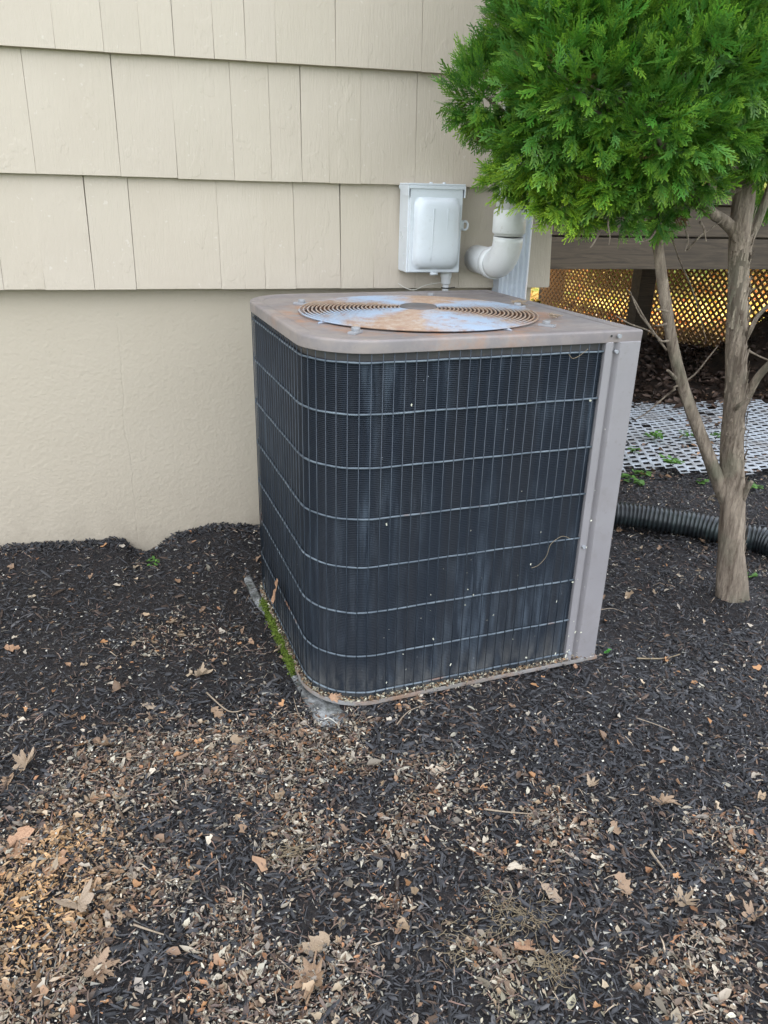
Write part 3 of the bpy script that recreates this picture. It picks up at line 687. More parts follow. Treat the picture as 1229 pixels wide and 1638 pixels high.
# pale flecks on the coil and panel (upright)
n = 85; V = []; Fl = []; rf = random.Random(3)
for k in range(n):
    lx = rf.uniform(.05, .76)**1.0; z_ = .03+.75*rf.random()**3.2
    if rf.random() < .3: lx = rf.uniform(.69, .745)
    yy = -.0052 if lx > .70 else -.007; sz = .0008+.0026*rf.random()**2.5; a_ = rf.uniform(0, PI)
    if lx < .16: continue
    b0 = len(V)
    for dx, dz in ((-1, -.5), (1, -.6), (.9, .6), (-.8, .5)):
        u, v_ = dx*math.cos(a_)-dz*math.sin(a_), dx*math.sin(a_)+dz*math.cos(a_); V.append((lx+u*sz, yy+rf.uniform(-.0012, 0), z_+v_*sz*1.3))
    Fl.append((b0, b0+1, b0+2, b0+3))
me = np_mesh('stuck_flecks', np.array(V), np.array(Fl), np.repeat(rng.uniform(.45, .8, (len(V)//4, 1))*np.array([[1, .97, .78]]), 4, 0))
link('stuck_flecks', me, M['litter'], unit, kind='stuff')

# concrete pad under the unit
pad = empty('concrete_pad', (0, 0, 0), label='cracked grey concrete pad mostly buried under the air conditioner', cat='pad')
mb = MB(); q = Matrix.Translation((UX, UY, 0)) @ Matrix.Rotation(UYAW, 4, 'Z')
pc = [(-.004, -.030), (.40, -.012), (.82, .01), (.82, .8), (-.030, .8), (-.026, .55), (-.018, .26)]
mb.prism(pc, -.12, -.0125, q); mb.obj('slab', M['concrete'], pad, bevel=.006)
MB().prism([(-.036, .77), (-.012, .79), (-.006, .54), (-.020, .52), (-.034, .60)], -.05, .006, q).obj('chipped_edge', M['concrete'], pad, bevel=.004)
# moss along the tray edge
mb = []; n = 5200; s_ = rng.uniform(0, 1, n)**.9
lyy = .50-.22*(1-s_)+0.0; lyy = rng.uniform(.20, .60, n); lxx = -.0115+rng.normal(0, .0052, n); zz_ = rng.uniform(-.012, .020, n)+.004*np.sin(lyy*60)
wx = UX+lxx*c_-lyy*s2; wy = UY+lxx*s2+lyy*c_
L = rng.uniform(.003, .007, n); g = rng.uniform(.6, 1.3, (n, 1))
scatter('moss', lt, lf3, wx, wy, zz_, L, L*.5, L, .9, np.array([.13, .18, .025])*g, M['moss'], .1, 'strip of green moss along the left edge of the base tray', zf=lambda x, y: 0*x)
bpy.data.objects['moss']['category'] = 'moss'

# ------------------------------------------------------------------ disconnect box
BY = YW-.021
p0 = on_y(656, 289, BY-.115); p1 = on_y(744, 289, BY-.115); pb = on_y(652, 437, BY-.115)
bw = p1.x-p0.x; bh = p0.z-pb.z
box = empty('electrical_box', (p0.x, BY, pb.z), label='light grey electrical disconnect box with domed cover on the siding', cat='electrical box')
d = .115
MB().box(0, bw, -d+.012, 0, 0, bh-.012).obj('body', M['box_paint'], box, bevel=.003)
MB().box(.004, bw-.003, -d, -d+.0115, .003, bh-.016).obj('front_cover', M['box_paint'], box, bevel=.002)
# hooded top with side cheeks
mb = MB(); mb.box(-.002, bw+.003, -d-.003, .0, bh-.0115, bh-.006); mb.box(-.002, bw+.003, -d-.003, -d-.0008, bh-.022, bh-.0118)
for sx in (-.0042, bw+.0012):
    mb.add([(sx, -d-.0034, bh-.012), (sx, 0, bh-.012), (sx, 0, bh-.020), (sx, -.06, bh-.042), (sx, -d-.0034, bh-.046),
            (sx+.003, -d-.0034, bh-.012), (sx+.003, 0, bh-.012), (sx+.003, 0, bh-.020), (sx+.003, -.06, bh-.042), (sx+.003, -d-.0034, bh-.046)],
           [(4, 3, 2, 1, 0), (5, 6, 7, 8, 9)]+[(k, (k+1) % 5, 5+(k+1) % 5, 5+k) for k in range(5)])
mb.obj('hood', M['box_paint'], box, bevel=.0012)
# domed cover
nx_, nz_ = 26, 34; x0, x1, z0, z1 = .016, bw-.010, .012, bh-.046; V = []
for j in range(nz_+1):
    for i in range(nx_+1):
        u = i/nx_*2-1; v = j/nz_*2-1
        e = (abs(u)**5+abs(v)**6)**(1/5.5); hgt = .034*(1-min(e, 1)**5)**.55
        uu = u*(1-.02*v); hgt *= (1-.14*(v > 0)*v)*(1-.12*max(0, -u))
        V.append(((x0+x1)/2+uu*(x1-x0)/2, -d-.0005-hgt, (z0+z1)/2+v*(z1-z0)/2))
idx = np.arange((nx_+1)*(nz_+1)).reshape(nz_+1, nx_+1); Fq = np.stack([idx[:-1, :-1], idx[:-1, 1:], idx[1:, 1:], idx[1:, :-1]], -1).reshape(-1, 4)
dome = link('domed_cover', np_mesh('domed_cover', np.array(V), Fq, smooth=True), M['box_paint'], box)
for fx in (.36, .66):
    xk = x0+(x1-x0)*fx
    MB().tube([(xk+.002*t, -d-.0335+.0035*abs(t)**3, z0+(z1-z0)*(.5+.36*t)) for t in np.linspace(-1, 1, 9)], .0011, 6).obj('raised_rib', M['box_paint'], box)
MB().tube([(bw*.5-.012, -d-.004, -.001), (bw*.5+.012, -d-.004, -.001)], .005, 8).obj('latch', M['box_paint'], box)
MB().tube([(bw, -.075, bh*.53), (bw+.014, -.075, bh*.53)], .016, 14).obj('hasp_boss', M['box_paint'], box, bevel=.001)
MB().tube([(bw+.020+.010*math.cos(t), -.082, bh*.53+.013*math.sin(t)) for t in np.linspace(0, 2*PI, 17)[:-1]], .0035, 8, closed=True).obj('hasp_ring', M['box_paint'], box)
for k in range(2): MB().tube([(bw*(.40+.24*k), -d+.01, bh-.0065), (bw*(.40+.24*k), -d+.01, bh-.002)], .005, 10).obj('screw', M['box_paint'], box)
for k, fz in enumerate((.10, .20, .50, .68)): MB().tube([(-.0012, -.07, bh*fz), (.002, -.07, bh*fz)], .0032, 8).obj('rivet', M['box_paint'], box)
# conduit
cxp = on_y(713, 455, BY-.06)
con = empty('conduit', (cxp.x, BY-.06, 0), label='white conduit coming out of the bottom of the electrical box', cat='conduit')
MB().tube([(0, 0, -.02), (0, 0, pb.z-.030)], .0105, 14).obj('pipe', M['white_pvc'], con)
MB().tube([(0, 0, pb.z-.042), (0, 0, pb.z-.036), (0, 0, pb.z-.022), (0, 0, pb.z-.016), (0, 0, pb.z-.001)], [.0125, .0155, .0158, .0185, .018], 16).obj('fitting', M['white_pvc'], con)
mb = MB(); mb.tube([(.0125*math.cos(t), .0125*math.sin(t), pb.z-.052) for t in np.linspace(0, 2*PI, 17)[:-1]], .0022, 6, closed=True)
mb.tube([(.010, -.010, pb.z-.052), (.026, -.022, pb.z-.048)], .0016, 5); mb.obj('cable_tie', M['black'], con)
# loose wire
P = [on_y(637, 453, BY-.05), on_y(650, 461, BY-.06), on_y(664, 463.5, BY-.07), on_y(682, 456, BY-.075), on_y(706, 452, BY-.078)]
def smooth_pts(P, m=6):
    P = [Vector(p) for p in P]; o = []
    for i in range(len(P)-1):
        a0 = P[max(i-1, 0)]; a1 = P[i]; a2 = P[i+1]; a3 = P[min(i+2, len(P)-1)]
        for k in range(m):
            t = k/m; o.append(.5*((2*a1)+(a2-a0)*t+(2*a0-5*a1+4*a2-a3)*t*t+(3*a1-a0-3*a2+a3)*t**3))
    return o+[P[-1]]
MB().tube(smooth_pts(P), .0013, 6).obj('loose_wire', M['cord'], None, label='thin loose white wire hanging from the conduit in front of the siding', cat='wire')
# ------------------------------------------------------------------ PVC vent elbow
pe = empty('drain_pipe', (0, 0, 0), label='thick grey plastic pipe with an elbow going into the wall', cat='pipe')
yv = 2.36; top = on_y(813, 330, yv); bot = on_y(814, 372, yv); xv = bot.x
wl = on_y(762, 409, YW-.02); r_ = .0445
MB().tube([(xv, yv, bot.z-.01), (xv, yv, 3.2)], r_, 28).obj('riser', M['white_pvc'], pe)
MB().tube([(xv, yv, bot.z-.004), (xv, yv, bot.z), (xv, yv, bot.z+.062), (xv, yv, bot.z+.066)], [r_+.002, r_+.006, r_+.006, r_+.002], 28).obj('coupling', M['white_pvc'], pe)
R_ = .085; hz = Vector((wl.x-xv, wl.y-yv, 0)); Lh = hz.length; hz.normalize(); zc_ = bot.z-.012
arc = [Vector((xv, yv, zc_))+hz*(R_*(1-math.cos(t)))+Vector((0, 0, -R_*math.sin(t))) for t in np.linspace(0, PI/2, 12)]
MB().tube(arc, r_+.0015, 28).obj('elbow', M['white_pvc'], pe)
e = arc[-1]
MB().tube([e-hz*.002, e+hz*.004, e+hz*.030, e+hz*.034], [r_+.002, r_+.006, r_+.006, r_+.002], 28).obj('coupling', M['white_pvc'], pe)
MB().tube([e, Vector((xv, yv, e.z))+hz*(Lh+.06)], r_, 28).obj('wall_pipe', M['white_pvc'], pe)
# downspout, fluted
dp = empty('downspout', (0, 0, 0), label='white fluted metal downspout at the corner of the house', cat='downspout')
xr = on_y(850, 400, 2.545).x; xl = xr-.104; prof = []; nf = 5
for k in range(nf*4+1):
    x_ = xl+.008+(xr-xl-.016)*k/(nf*4); prof.append((x_, 2.545+.0022+.0022*math.cos(2*PI*k/4)*(-1)))
prof = [(xl, 2.552)]+prof+[(xr, 2.552), (xr, 2.560), (xr-.003, 2.566), (xr-.003, 2.572), (xr, 2.578), (xr, 2.612), (xl, 2.612)]
MB().prism(prof[::-1], -.05, 5.9).obj('spout', M['downspout'], dp)
for z_ in (1.6, 3.6): MB().box(xl-.004, xr+.004, 2.540, 2.62, z_, z_+.03).obj('strap', M['downspout'], dp)

# ------------------------------------------------------------------ corrugated pipe
P = [(1.10, 2.60, .02), (1.40, 2.60, .03)]
for px, py in ((1000, 824), (1060, 832), (1120, 842), (1180, 857), (1229, 868), (1300, 900)):
    q_ = on_z(px, py, .028); P.append((q_.x, q_.y, .030))
pts = smooth_pts(P, 8); Ls = [0]
for i in range(1, len(pts)): Ls.append(Ls[-1]+(pts[i]-pts[i-1]).length)
tot = Ls[-1]; m = int(tot/.0042); cpts = []; rr = []
for k in range(m):
    s_ = tot*k/m; i = min(int(np.searchsorted(Ls, s_, 'right'))-1, len(pts)-2); t = (s_-Ls[i])/(Ls[i+1]-Ls[i]); cpts.append(pts[i].lerp(pts[i+1], t))
    rr.append([.0430, .0500, .0500, .0430][k % 4])
MB().tube(cpts, rr, 28).obj('corrugated_pipe', M['corrugated'], None, label='black corrugated drain pipe lying on the mulch behind the tree', cat='pipe')

# ------------------------------------------------------------------ white perforated mat
matm = empty('white_mat', (0, 0, 0), label='white perforated plastic mat lying on the ground by the deck', cat='mat')
A = Vector((1.78, 2.98, 0)); ux_ = Vector((.93, -.10, 0)).normalized(); uy_ = Vector((.30, 1, 0)).normalized()
pxp, pyp = .050, .053; V = []; Fq = []
nxm, nym = 38, 25
for j in range(nym):
    for i in range(nxm):
        o = A+ux_*(i*pxp)+uy_*((j+.5*(i % 2))*pyp)
        edge = fbm(np.array([o.x*3.]), np.array([o.y*3.]), 3, 55)[0]
        if j < 5 and edge < .66-.08*j: continue
        if j > nym-6 and edge > .55: continue
        if rs.random() < .02: continue
        hx0, hx1, hy0, hy1 = .16*pxp, .84*pxp, .26*pyp, .78*pyp
        q9 = [(0, 0), (pxp, 0), (pxp, pyp), (0, pyp), (hx0, hy0), (hx1, hy0), (hx1, hy1), (hx0, hy1)]; b0 = len(V)
        for lvl in (0, -.0022):
            for a_, b_ in q9:
                p = o+ux_*a_+uy_*b_
                hh = float(ground_h(p.x, p.y))
                V.append((p.x, p.y, .012+hh*.5+.018*math.sin(p.x*3.1+p.y*2)+.05*max(0, p.y-3.1)*.5+lvl))
        T = lambda *f: Fq.append(tuple(b0+k for k in f))
        T(0, 1, 5, 4); T(1, 2, 6, 5); T(2, 3, 7, 6); T(3, 0, 4, 7)
        T(4, 5, 13, 12); T(5, 6, 14, 13); T(6, 7, 15, 14); T(7, 4, 12, 15)
link('perforated_sheet', np_mesh('perforated_sheet', np.array(V), np.array(Fq)), M['mat'], matm, kind='stuff')

x, y = np.meshgrid(np.linspace(0, 1, 2), [0]); n = 900; x = rng.uniform(1.75, 3.9, n); y = rng.uniform(2.9, 4.3, n); k = fbm(x*4, y*4, 3, 66) > .47; x = x[k]; y = y[k]; n = len(x)
L = rng.uniform(.010, .040, n); g = rng.uniform(.4, 1.3, (n, 1)); pl = np.array([(.16, .10, .07), (.05, .045, .045), (.36, .22, .13)])
scatter('mat_debris', lt, lf3, x, y, rng.uniform(.004, .012, n), L, L*.5, L*.4, .4, pl[rng.integers(0, 3, n)]*g, M['litter'], .12, 'leaf bits and mulch spilled over the white mat', zf=lambda x, y: .012+ground_h(x, y)*.5+.018*np.sin(x*3.1+y*2)+.025*np.clip(y-3.1, 0, None))
# ------------------------------------------------------------------ deck
deck = empty('deck', (0, 0, 0), label='raised wooden deck with dark beams beside the house', cat='deck')
DY = 3.9; zb = .840
MB().box(1.29, 5.3, DY, DY+.045, zb, zb+.158).obj('beam', M['lumber'], deck, bevel=.003)
MB().box(1.29, 5.3, DY+.001, DY+.046, zb+.168, zb+.322).obj('beam', M['lumber'], deck, bevel=.003)
MB().box(1.29, 5.3, DY+.07, DY+.10, zb-.0, zb+.32).obj('backing_board', M['lumber'], deck)
bm_ = MB().box(0, 4.05, 0, .14, 0, .03).mesh('deck_board')
k = 0; yb = DY-.03
while yb < 8.5:
    link('deck_board', bm_, M['lumber'], deck, loc=(1.29, yb, zb+.330)); yb += .147
for x_ in np.arange(1.5, 5.2, .42): MB().box(x_, x_+.04, DY+.12, 8.4, zb+.14, zb+.326).obj('joist', M['lumber'], deck)
for px, py, w_ in ((874, 482, .22), (1012, 524, .15), (1300, 560, .15)):
    q_ = on_z(px, py, 0)
    if px > 900: q_ = q_*(5.33/(q_.x+.2023*q_.y))      # just inside the lattice line
    MB().box(q_.x-w_/2, q_.x+w_/2, q_.y-w_, q_.y, -.1, zb+.138).obj('post', M['lumber'], deck, bevel=.004)
# railing above (mostly behind the tree)
for x_ in np.arange(1.45, 5.2, .13): MB().box(x_, x_+.035, DY+.02, DY+.055, zb+.362, zb+1.25).obj('baluster', M['lumber'], deck)
MB().box(1.3, 5.25, DY, DY+.09, zb+1.252, zb+1.29).obj('handrail', M['lumber'], deck, bevel=.003)
# lattice skirt down the far side
LA = Vector((4.72, 4.0, 0)); LB = Vector((3.86, 8.25, 0)); ld = (LB-LA); LL = ld.length; ld.normalize(); ln = Vector((-ld.y, ld.x, 0))
lat = empty('lattice_skirt', (0, 0, 0), label='diagonal wooden lattice panel closing the space under the deck', cat='lattice')
def lattice(A_, dirv, nv, LL, H, name):
    mb = MB(); pit = .064; wv = .020
    for sgn, off_ in ((1, 0), (-1, .008)):
        s_ = -H
        while s_ < LL+H:
            # strip from (s,0) to (s+sgn*H, H), clipped
            a0, z0_, a1, z1_ = s_, 0, s_+sgn*H, H
            if sgn > 0:
                if a0 < 0: z0_ += -a0; a0 = 0
                if a1 > LL: z1_ -= a1-LL; a1 = LL
            else:
                if a0 > LL: z0_ += a0-LL; a0 = LL
                if a1 < 0: z1_ -= -a1; a1 = 0
            if z1_-z0_ > .02:
                p = [A_+dirv*(a0-wv/1.414)+Vector((0, 0, z0_)), A_+dirv*(a0+wv/1.414)+Vector((0, 0, z0_)), A_+dirv*(a1+wv/1.414)+Vector((0, 0, z1_)), A_+dirv*(a1-wv/1.414)+Vector((0, 0, z1_))]
                t0 = [q+nv*off_ for q in p]; t1 = [q+nv*(off_+.0065) for q in p]
                mb.add(t0+t1, [(0, 1, 2, 3), (7, 6, 5, 4), (0, 4, 5, 1), (1, 5, 6, 2), (2, 6, 7, 3), (3, 7, 4, 0)])
            s_ += pit
    return mb
lattice(LA+Vector((0, 0, -.08)), ld, ln, LL, 1.05, 'l').obj('lattice_slats', M['lattice'], lat, kind='stuff')

# ------------------------------------------------------------------ cedar tree
tree = empty('cedar_tree', (1.659, 1.89, 0), label='small evergreen cedar tree with two trunks right of the unit', cat='tree')
TB = Vector((1.659, 1.89, 0))
def tp(px, py, Y): return on_y(px, py, Y)-TB
def limb(P, R, name='limb', n=14, m=7, wob=.07, seed=1, label=None):
    pts = smooth_pts(P, m); rr = np.interp(np.linspace(0, 1, len(pts)), np.linspace(0, 1, len(R)), R)
    return MB().tube(pts, list(rr), n, wob=wob, seed=seed).obj(name, M['bark'], tree, label=label)
limb([(0, 0, -.06), (0, 0, .0), tp(1170, 880, 1.90), tp(1172, 800, 1.92), tp(1172, 700, 1.94), tp(1177, 600, 1.96), tp(1180, 500, 1.97), tp(1182, 400, 1.98), tp(1188, 330, 2.0), tp(1196, 240, 2.02), tp(1200, 100, 2.05), tp(1190, -150, 2.05)],
     [.080, .052, .039, .036, .033, .030, .028, .027, .029, .028, .025, .02], 'trunk', 30, 10, .085, 2)
limb([tp(1172, 830, 1.93), tp(1158, 790, 1.93), tp(1130, 720, 1.95), tp(1100, 640, 1.97), tp(1078, 560, 1.98), tp(1066, 490, 1.98), tp(1056, 420, 1.99), tp(1046, 350, 2.0), tp(1040, 260, 2.0), tp(1020, 100, 2.0)],
     [.018, .022, .019, .017, .0155, .015, .0145, .014, .012, .008], 'trunk', 18, 8, .09, 5)
limb([tp(1186, 385, 1.97), tp(1160, 355, 1.95), tp(1132, 335, 1.92), tp(1105, 300, 1.90), tp(1060, 230, 1.88), tp(980, 150, 1.85)], [.018, .016, .014, .012, .009, .005], seed=7)
limb([tp(1195, 390, 1.99), tp(1212, 355, 2.0), tp(1228, 310, 2.0), tp(1250, 240, 2.0)], [.014, .012, .010, .006], seed=8)
limb([tp(1182, 660, 1.95), tp(1196, 632, 1.93), tp(1212, 604, 1.90), tp(1235, 580, 1.86), tp(1275, 545, 1.8)], [.016, .014, .011, .010, .006], seed=9)
limb([tp(1190, 545, 1.96), tp(1200, 528, 1.93), tp(1212, 506, 1.92), tp(1232, 488, 1.9), tp(1262, 470, 1.88)], [.010, .007, .006, .005, .003], seed=10)
limb([tp(1186, 805, 1.9), tp(1196, 780, 1.88), tp(1203, 770, 1.87)], [.010, .008, .006], 'stub', seed=11)
limb([tp(1192, 475, 1.96), tp(1200, 466, 1.94), tp(1209, 461, 1.93)], [.004, .003, .002], 'stub', seed=12)
limb([tp(1176, 655, 1.90), tp(1183, 648, 1.87), tp(1197, 637, 1.85)], [.006, .006, .004], 'stub', seed=13)
limb([tp(1080, 605, 1.96), tp(1074, 598, 1.94), tp(1068, 592, 1.93)], [.007, .005, .004], 'stub', 8, seed=14)
for a0, b0, c0 in ((( 1068, 498), (1058, 496), (1050, 494)), ((1070, 545), (1061, 546), (1054, 545)), ((1066, 518), (1058, 520), (1049, 521)), ((1148, 795), (1139, 793), (1133, 800))):
    limb([tp(*a0, 1.96), tp(*b0, 1.95), tp(*c0, 1.94)], [.004, .003, .0022], 'stub', 7, seed=int(a0[0]))
rb0 = random.Random(12)
# thin bare twigs
tw = [[(1078, 620, 1.97), (1110, 600, 1.99), (1135, 570, 2.0), (1150, 552, 2.0)], [(1066, 560, 1.97), (1046, 532, 1.95), (1022, 500, 1.93), (1008, 465, 1.92)],
      [(1060, 552, 1.97), (1035, 515, 1.94), (1015, 480, 1.93), (1003, 462, 1.92)], [(1058, 545, 1.96), (1040, 530, 1.95), (1008, 518, 1.95), (985, 505, 1.95)],
      [(1080, 622, 1.97), (1060, 638, 2.0), (1035, 660, 2.0), (1015, 672, 2.0)], [(1060, 330, 1.95), (1085, 410, 2.1), (1110, 470, 2.2), (1130, 545, 2.3)],
      [(1100, 400, 1.95), (1118, 380, 1.93), (1134, 368, 1.93), (1160, 350, 1.93)], [(1048, 370, 1.93), (1042, 380, 1.9), (1036, 384, 1.88), (1020, 388, 1.87)],
      [(975, 345, 1.9), (973, 360, 1.88), (976, 378, 1.87), (974, 392, 1.86)], [(960, 370, 1.9), (955, 380, 1.88), (947, 393, 1.87), (944, 396, 1.87)],
      [(1120, 355, 1.9), (1126, 365, 1.88), (1128, 378, 1.88), (1130, 386, 1.88)], [(1098, 370, 1.92), (1101, 385, 1.9), (1098, 396, 1.9), (1096, 402, 1.9)], [(1196, 560, 1.95), (1215, 570, 1.93), (1235, 578, 1.9), (1250, 582, 1.9)]]
for k, P in enumerate(tw):
    limb([tp(*q) for q in P], [.0035, .0026, .002, .0012], 'twig', 6, 5, .05, 20+k)
V = []; Fq = []
for k in range(240):   # peeling strips of bark on the main trunk
    py_ = rb0.uniform(330, 930); c0 = tp(float(np.interp(py_, (330, 500, 600, 880, 930), (1188, 1180, 1177, 1171, 1170))), py_, 1.93); a_ = rb0.uniform(PI, 2*PI); rr = float(np.interp(py_, (330, 600, 880, 930), (.029, .032, .041, .049)))
    L_ = rb0.uniform(.015, .06); w_ = rb0.uniform(.0012, .004); b0 = len(V); tw_ = rb0.uniform(-.12, .12)
    for j in range(4):
        t = j/3; lift = .0005+.006*abs(t-.4)**2*rb0.uniform(.3, 2); aa = a_+tw_*t
        for sg in (-1, 1):
            V.append((c0.x+math.cos(aa+sg*w_/rr)*(rr+lift), c0.y+math.sin(aa+sg*w_/rr)*(rr+lift), c0.z+(t-.5)*L_))
    Fq += [(b0+2*j, b0+2*j+1, b0+2*j+3, b0+2*j+2) for j in range(3)]
link('bark_strips', np_mesh('bark_strips', np.array(V), np.array(Fq)), M['bark'], tree, kind='stuff')
# --- foliage sprays
def spray_template(seed, hang=0):
    r = random.Random(seed); V = []; Fc = []; tipf = []
    def strip(p, q, w0, w1, t0, t1, lift=0):
        d_ = (q-p); nn = Vector((-d_.y, d_.x, 0)).normalized(); b = len(V)
        up = Vector((0, 0, .0012))
        V.extend([p+nn*w0, p-nn*w0, q-nn*w1, q+nn*w1, ((p+q)/2)+up*1.6]); tipf.extend([t0, t0, t1, t1, (t0+t1)/2+.1])
        Fc.extend([(b, b+1, b+4), (b+1, b+2, b+4), (b+2, b+3, b+4), (b+3, b, b+4)])
    Ln = 1.0; nb = 5; bend = r.uniform(-.12, .12)
    axis = [Vector((t, bend*t*t, -.10*t*t)) for t in np.linspace(0, Ln, nb+1)]
    for i in range(nb): strip(axis[i], axis[i+1], .022, .020, .1+.5*i/nb, .1+.5*(i+1)/nb)
    for i in range(1, nb+1):
        for sgn in (1, -1):
            if r.random() < .1: continue
            t = i/nb; L = (.52*(1-t*.68))*r.uniform(.75, 1.15); an = sgn*math.radians(r.uniform(34, 48)); p = axis[i]
            dv = Vector((math.cos(an), math.sin(an), r.uniform(-.12, .10))); m = 2 if L > .25 else 1; q0 = p
            for k in range(m+1):
                q1 = p+dv*(L*(k+1)/(m+1))+Vector((.02*(k+1)**2, 0, -.02*(k+1)**2*L)); strip(q0, q1, .024, .021, .3+.6*k/(m+1), .3+.6*(k+1)/(m+1))
                for s2_ in (1, -1):
                    if r.random() < .22: continue
                    a2 = an+s2_*math.radians(r.uniform(30, 45)); l2 = L*r.uniform(.22, .38)*(1-.25*k)
                    e2 = q1+Vector((math.cos(a2), math.sin(a2), r.uniform(-.1, .1)))*l2*.9; strip(q1-(q1-q0)*.3, e2, .024, .017, .6, 1)
                q0 = q1
    return np.array([tuple(v) for v in V]), np.array(Fc), np.array(tipf)
TM = [spray_template(k) for k in range(6)]
lobes = []   # (centre, radii)
for px, py, Y, rp, sq in ((796, 152, 2.14, 84, .85), (872, 48, 2.10, 95, 1), (880, 240, 2.00, 88, .9), (955, 110, 1.92, 150, 1), (1050, 215, 1.84, 112, .8), (1120, 80, 1.86, 150, 1), (905, 318, 1.96, 52, .7),
                          (985, 292, 1.88, 62, .7), (820, 285, 2.08, 45, .7), (1150, 205, 1.80, 62, .8), (1090, 318, 1.95, 34, .9), (1060, 350, 1.97, 26, 1), (1225, 230, 1.92, 55, .9), (1130, 290, 1.9, 36, .8), (1215, 330, 2.1, 22, .8), (1000, 345, 1.93, 32, .8), (935, 352, 1.95, 28, .7), (960, -70, 1.98, 180, 1), (1130, -120, 1.95, 220, 1), (1300, 80, 1.98, 150, 1), (1000, -260, 2.0, 180, 1), (1160, -330, 2.0, 220, 1), (1300, -150, 2.0, 190, 1), (1040, -500, 2.0, 160, 1),
                          (920, 120, 2.28, 90, 1), (950, 250, 2.2, 80, .8), (1050, 60, 2.25, 170, 1), (1200, 20, 2.3, 190, 1)):
    c0 = on_y(px, py, Y); dist = (c0-Vector((0, 0, CH))).dot(Vector(CFW)); rad = rp*dist/CF
    lobes.append((np.array(c0), np.array([rad, rad*.85, rad*sq])))
P_ = []; D_ = []; DEP = []
for li, (c0, rd) in enumerate(lobes):
    area = 4*PI*(rd.mean())**2; n = int(area*4300)
    v = rng.normal(size=(n, 3)); v /= np.linalg.norm(v, axis=1)[:, None]
    rr = 1-.42*rng.random(n)**1.5
    # lumpy surface
    lump = .12*np.sin(v[:, 0]*9+li)*np.sin(v[:, 1]*8+2*li)+.10*np.sin(v[:, 2]*11+li*3)
    p = c0+v*rd*(rr+lump)[:, None]
    keep = np.ones(n, bool)
    for lj, (c1, r1) in enumerate(lobes):
        if lj != li: keep &= (((p-c1)/(r1*.74))**2).sum(1) > 1
    keep &= ~((p[:, 1] > YW-.10) & (p[:, 0] < 1.35))
    keep &= (v[:, 1] < .75)
    P_.append(p[keep]); D_.append(v[keep]); DEP.append(rr[keep])
P_ = np.concatenate(P_); D_ = np.concatenate(D_); DEP = np.concatenate(DEP); n = len(P_)
print('sprays', n)
up = np.array([0, 0, 1.])
hangm = (P_[:, 2] < 1.42)
ax = D_*1.0+up*np.where(hangm, -.10, .50)[:, None]+rng.normal(0, .38, (n, 3)); ax /= np.linalg.norm(ax, axis=1)[:, None]
ref = np.cross(ax, np.array([0, 0, 1.]))+rng.normal(0, .55, (n, 3)); b = ref-ax*(ref*ax).sum(1)[:, None]; b /= np.linalg.norm(b, axis=1)[:, None]; cvec = np.cross(ax, b)
S = rng.uniform(.034, .062, n); ty = rng.integers(0, len(TM), n); VV = []; FF = []; CC = []; base_i = 0
brn = (rng.random(n) < .005)
dist_l = fbm(P_[:, 0]*3.5, P_[:, 2]*3.5, 2, 8)
for t, (tv, tf, tipf) in enumerate(TM):
    k = np.where(ty == t)[0]; kk = len(tv)
    org = P_[k]-ax[k]*(S[k]*.5)[:, None]
    V = org[:, None]+(ax[k][:, None]*tv[None, :, 0:1]+b[k][:, None]*tv[None, :, 1:2]+cvec[k][:, None]*tv[None, :, 2:3])*S[k][:, None, None]
    Fi = (tf[None]+(np.arange(len(k))*kk)[:, None, None]).reshape(-1, 3)+base_i; base_i += kk*len(k)
    mixv = tipf[None, :]**1.4*(.15+.85*rng.random((len(k), 1))**1.3)*(.5+.7*sstep(.4, .7, dist_l[k]))[:, None]
    old = np.array([.046, .195, .018]); yg = np.array([.52, .74, .060]); bl_ = np.array([.070, .235, .055])
    basec = old+(bl_-old)*(rng.random((len(k), 1, 1))*.9)
    c = basec*(1-mixv[..., None])+yg*mixv[..., None]; c = c*(.6+.65*rng.random((len(k), 1, 1))); c = np.where(brn[k][:, None, None], np.array([.30, .17, .08])*(.5+.6*rng.random((len(k), 1, 1))), c)
    VV.append(V.reshape(-1, 3)); FF.append(Fi); CC.append(c.reshape(-1, 3))
VV = np.concatenate(VV); FF = np.concatenate(FF); CC = np.concatenate(CC)
print('foliage tris', len(FF))
link('crown', np_mesh('crown', VV-np.array(TB), FF, CC), M['foliage'], tree, kind='stuff')
# branches inside the crown
rb = random.Random(4)
for k in range(26):
    c0, rd = lobes[k % 10]; t0 = tp(*((1186, 330, 2.0) if k % 2 else (1042, 300, 2.0))); e = Vector(c0)-TB+Vector([rb.uniform(-.6, .6)*r1 for r1 in rd])
    mid = (t0+e)/2+Vector((0, 0, rb.uniform(-.06, .05)))
    limb([t0+Vector((0, 0, rb.uniform(0, .25))), mid, e], [.010, .006, .002], 'branch', 7, 5, .05, 50+k)

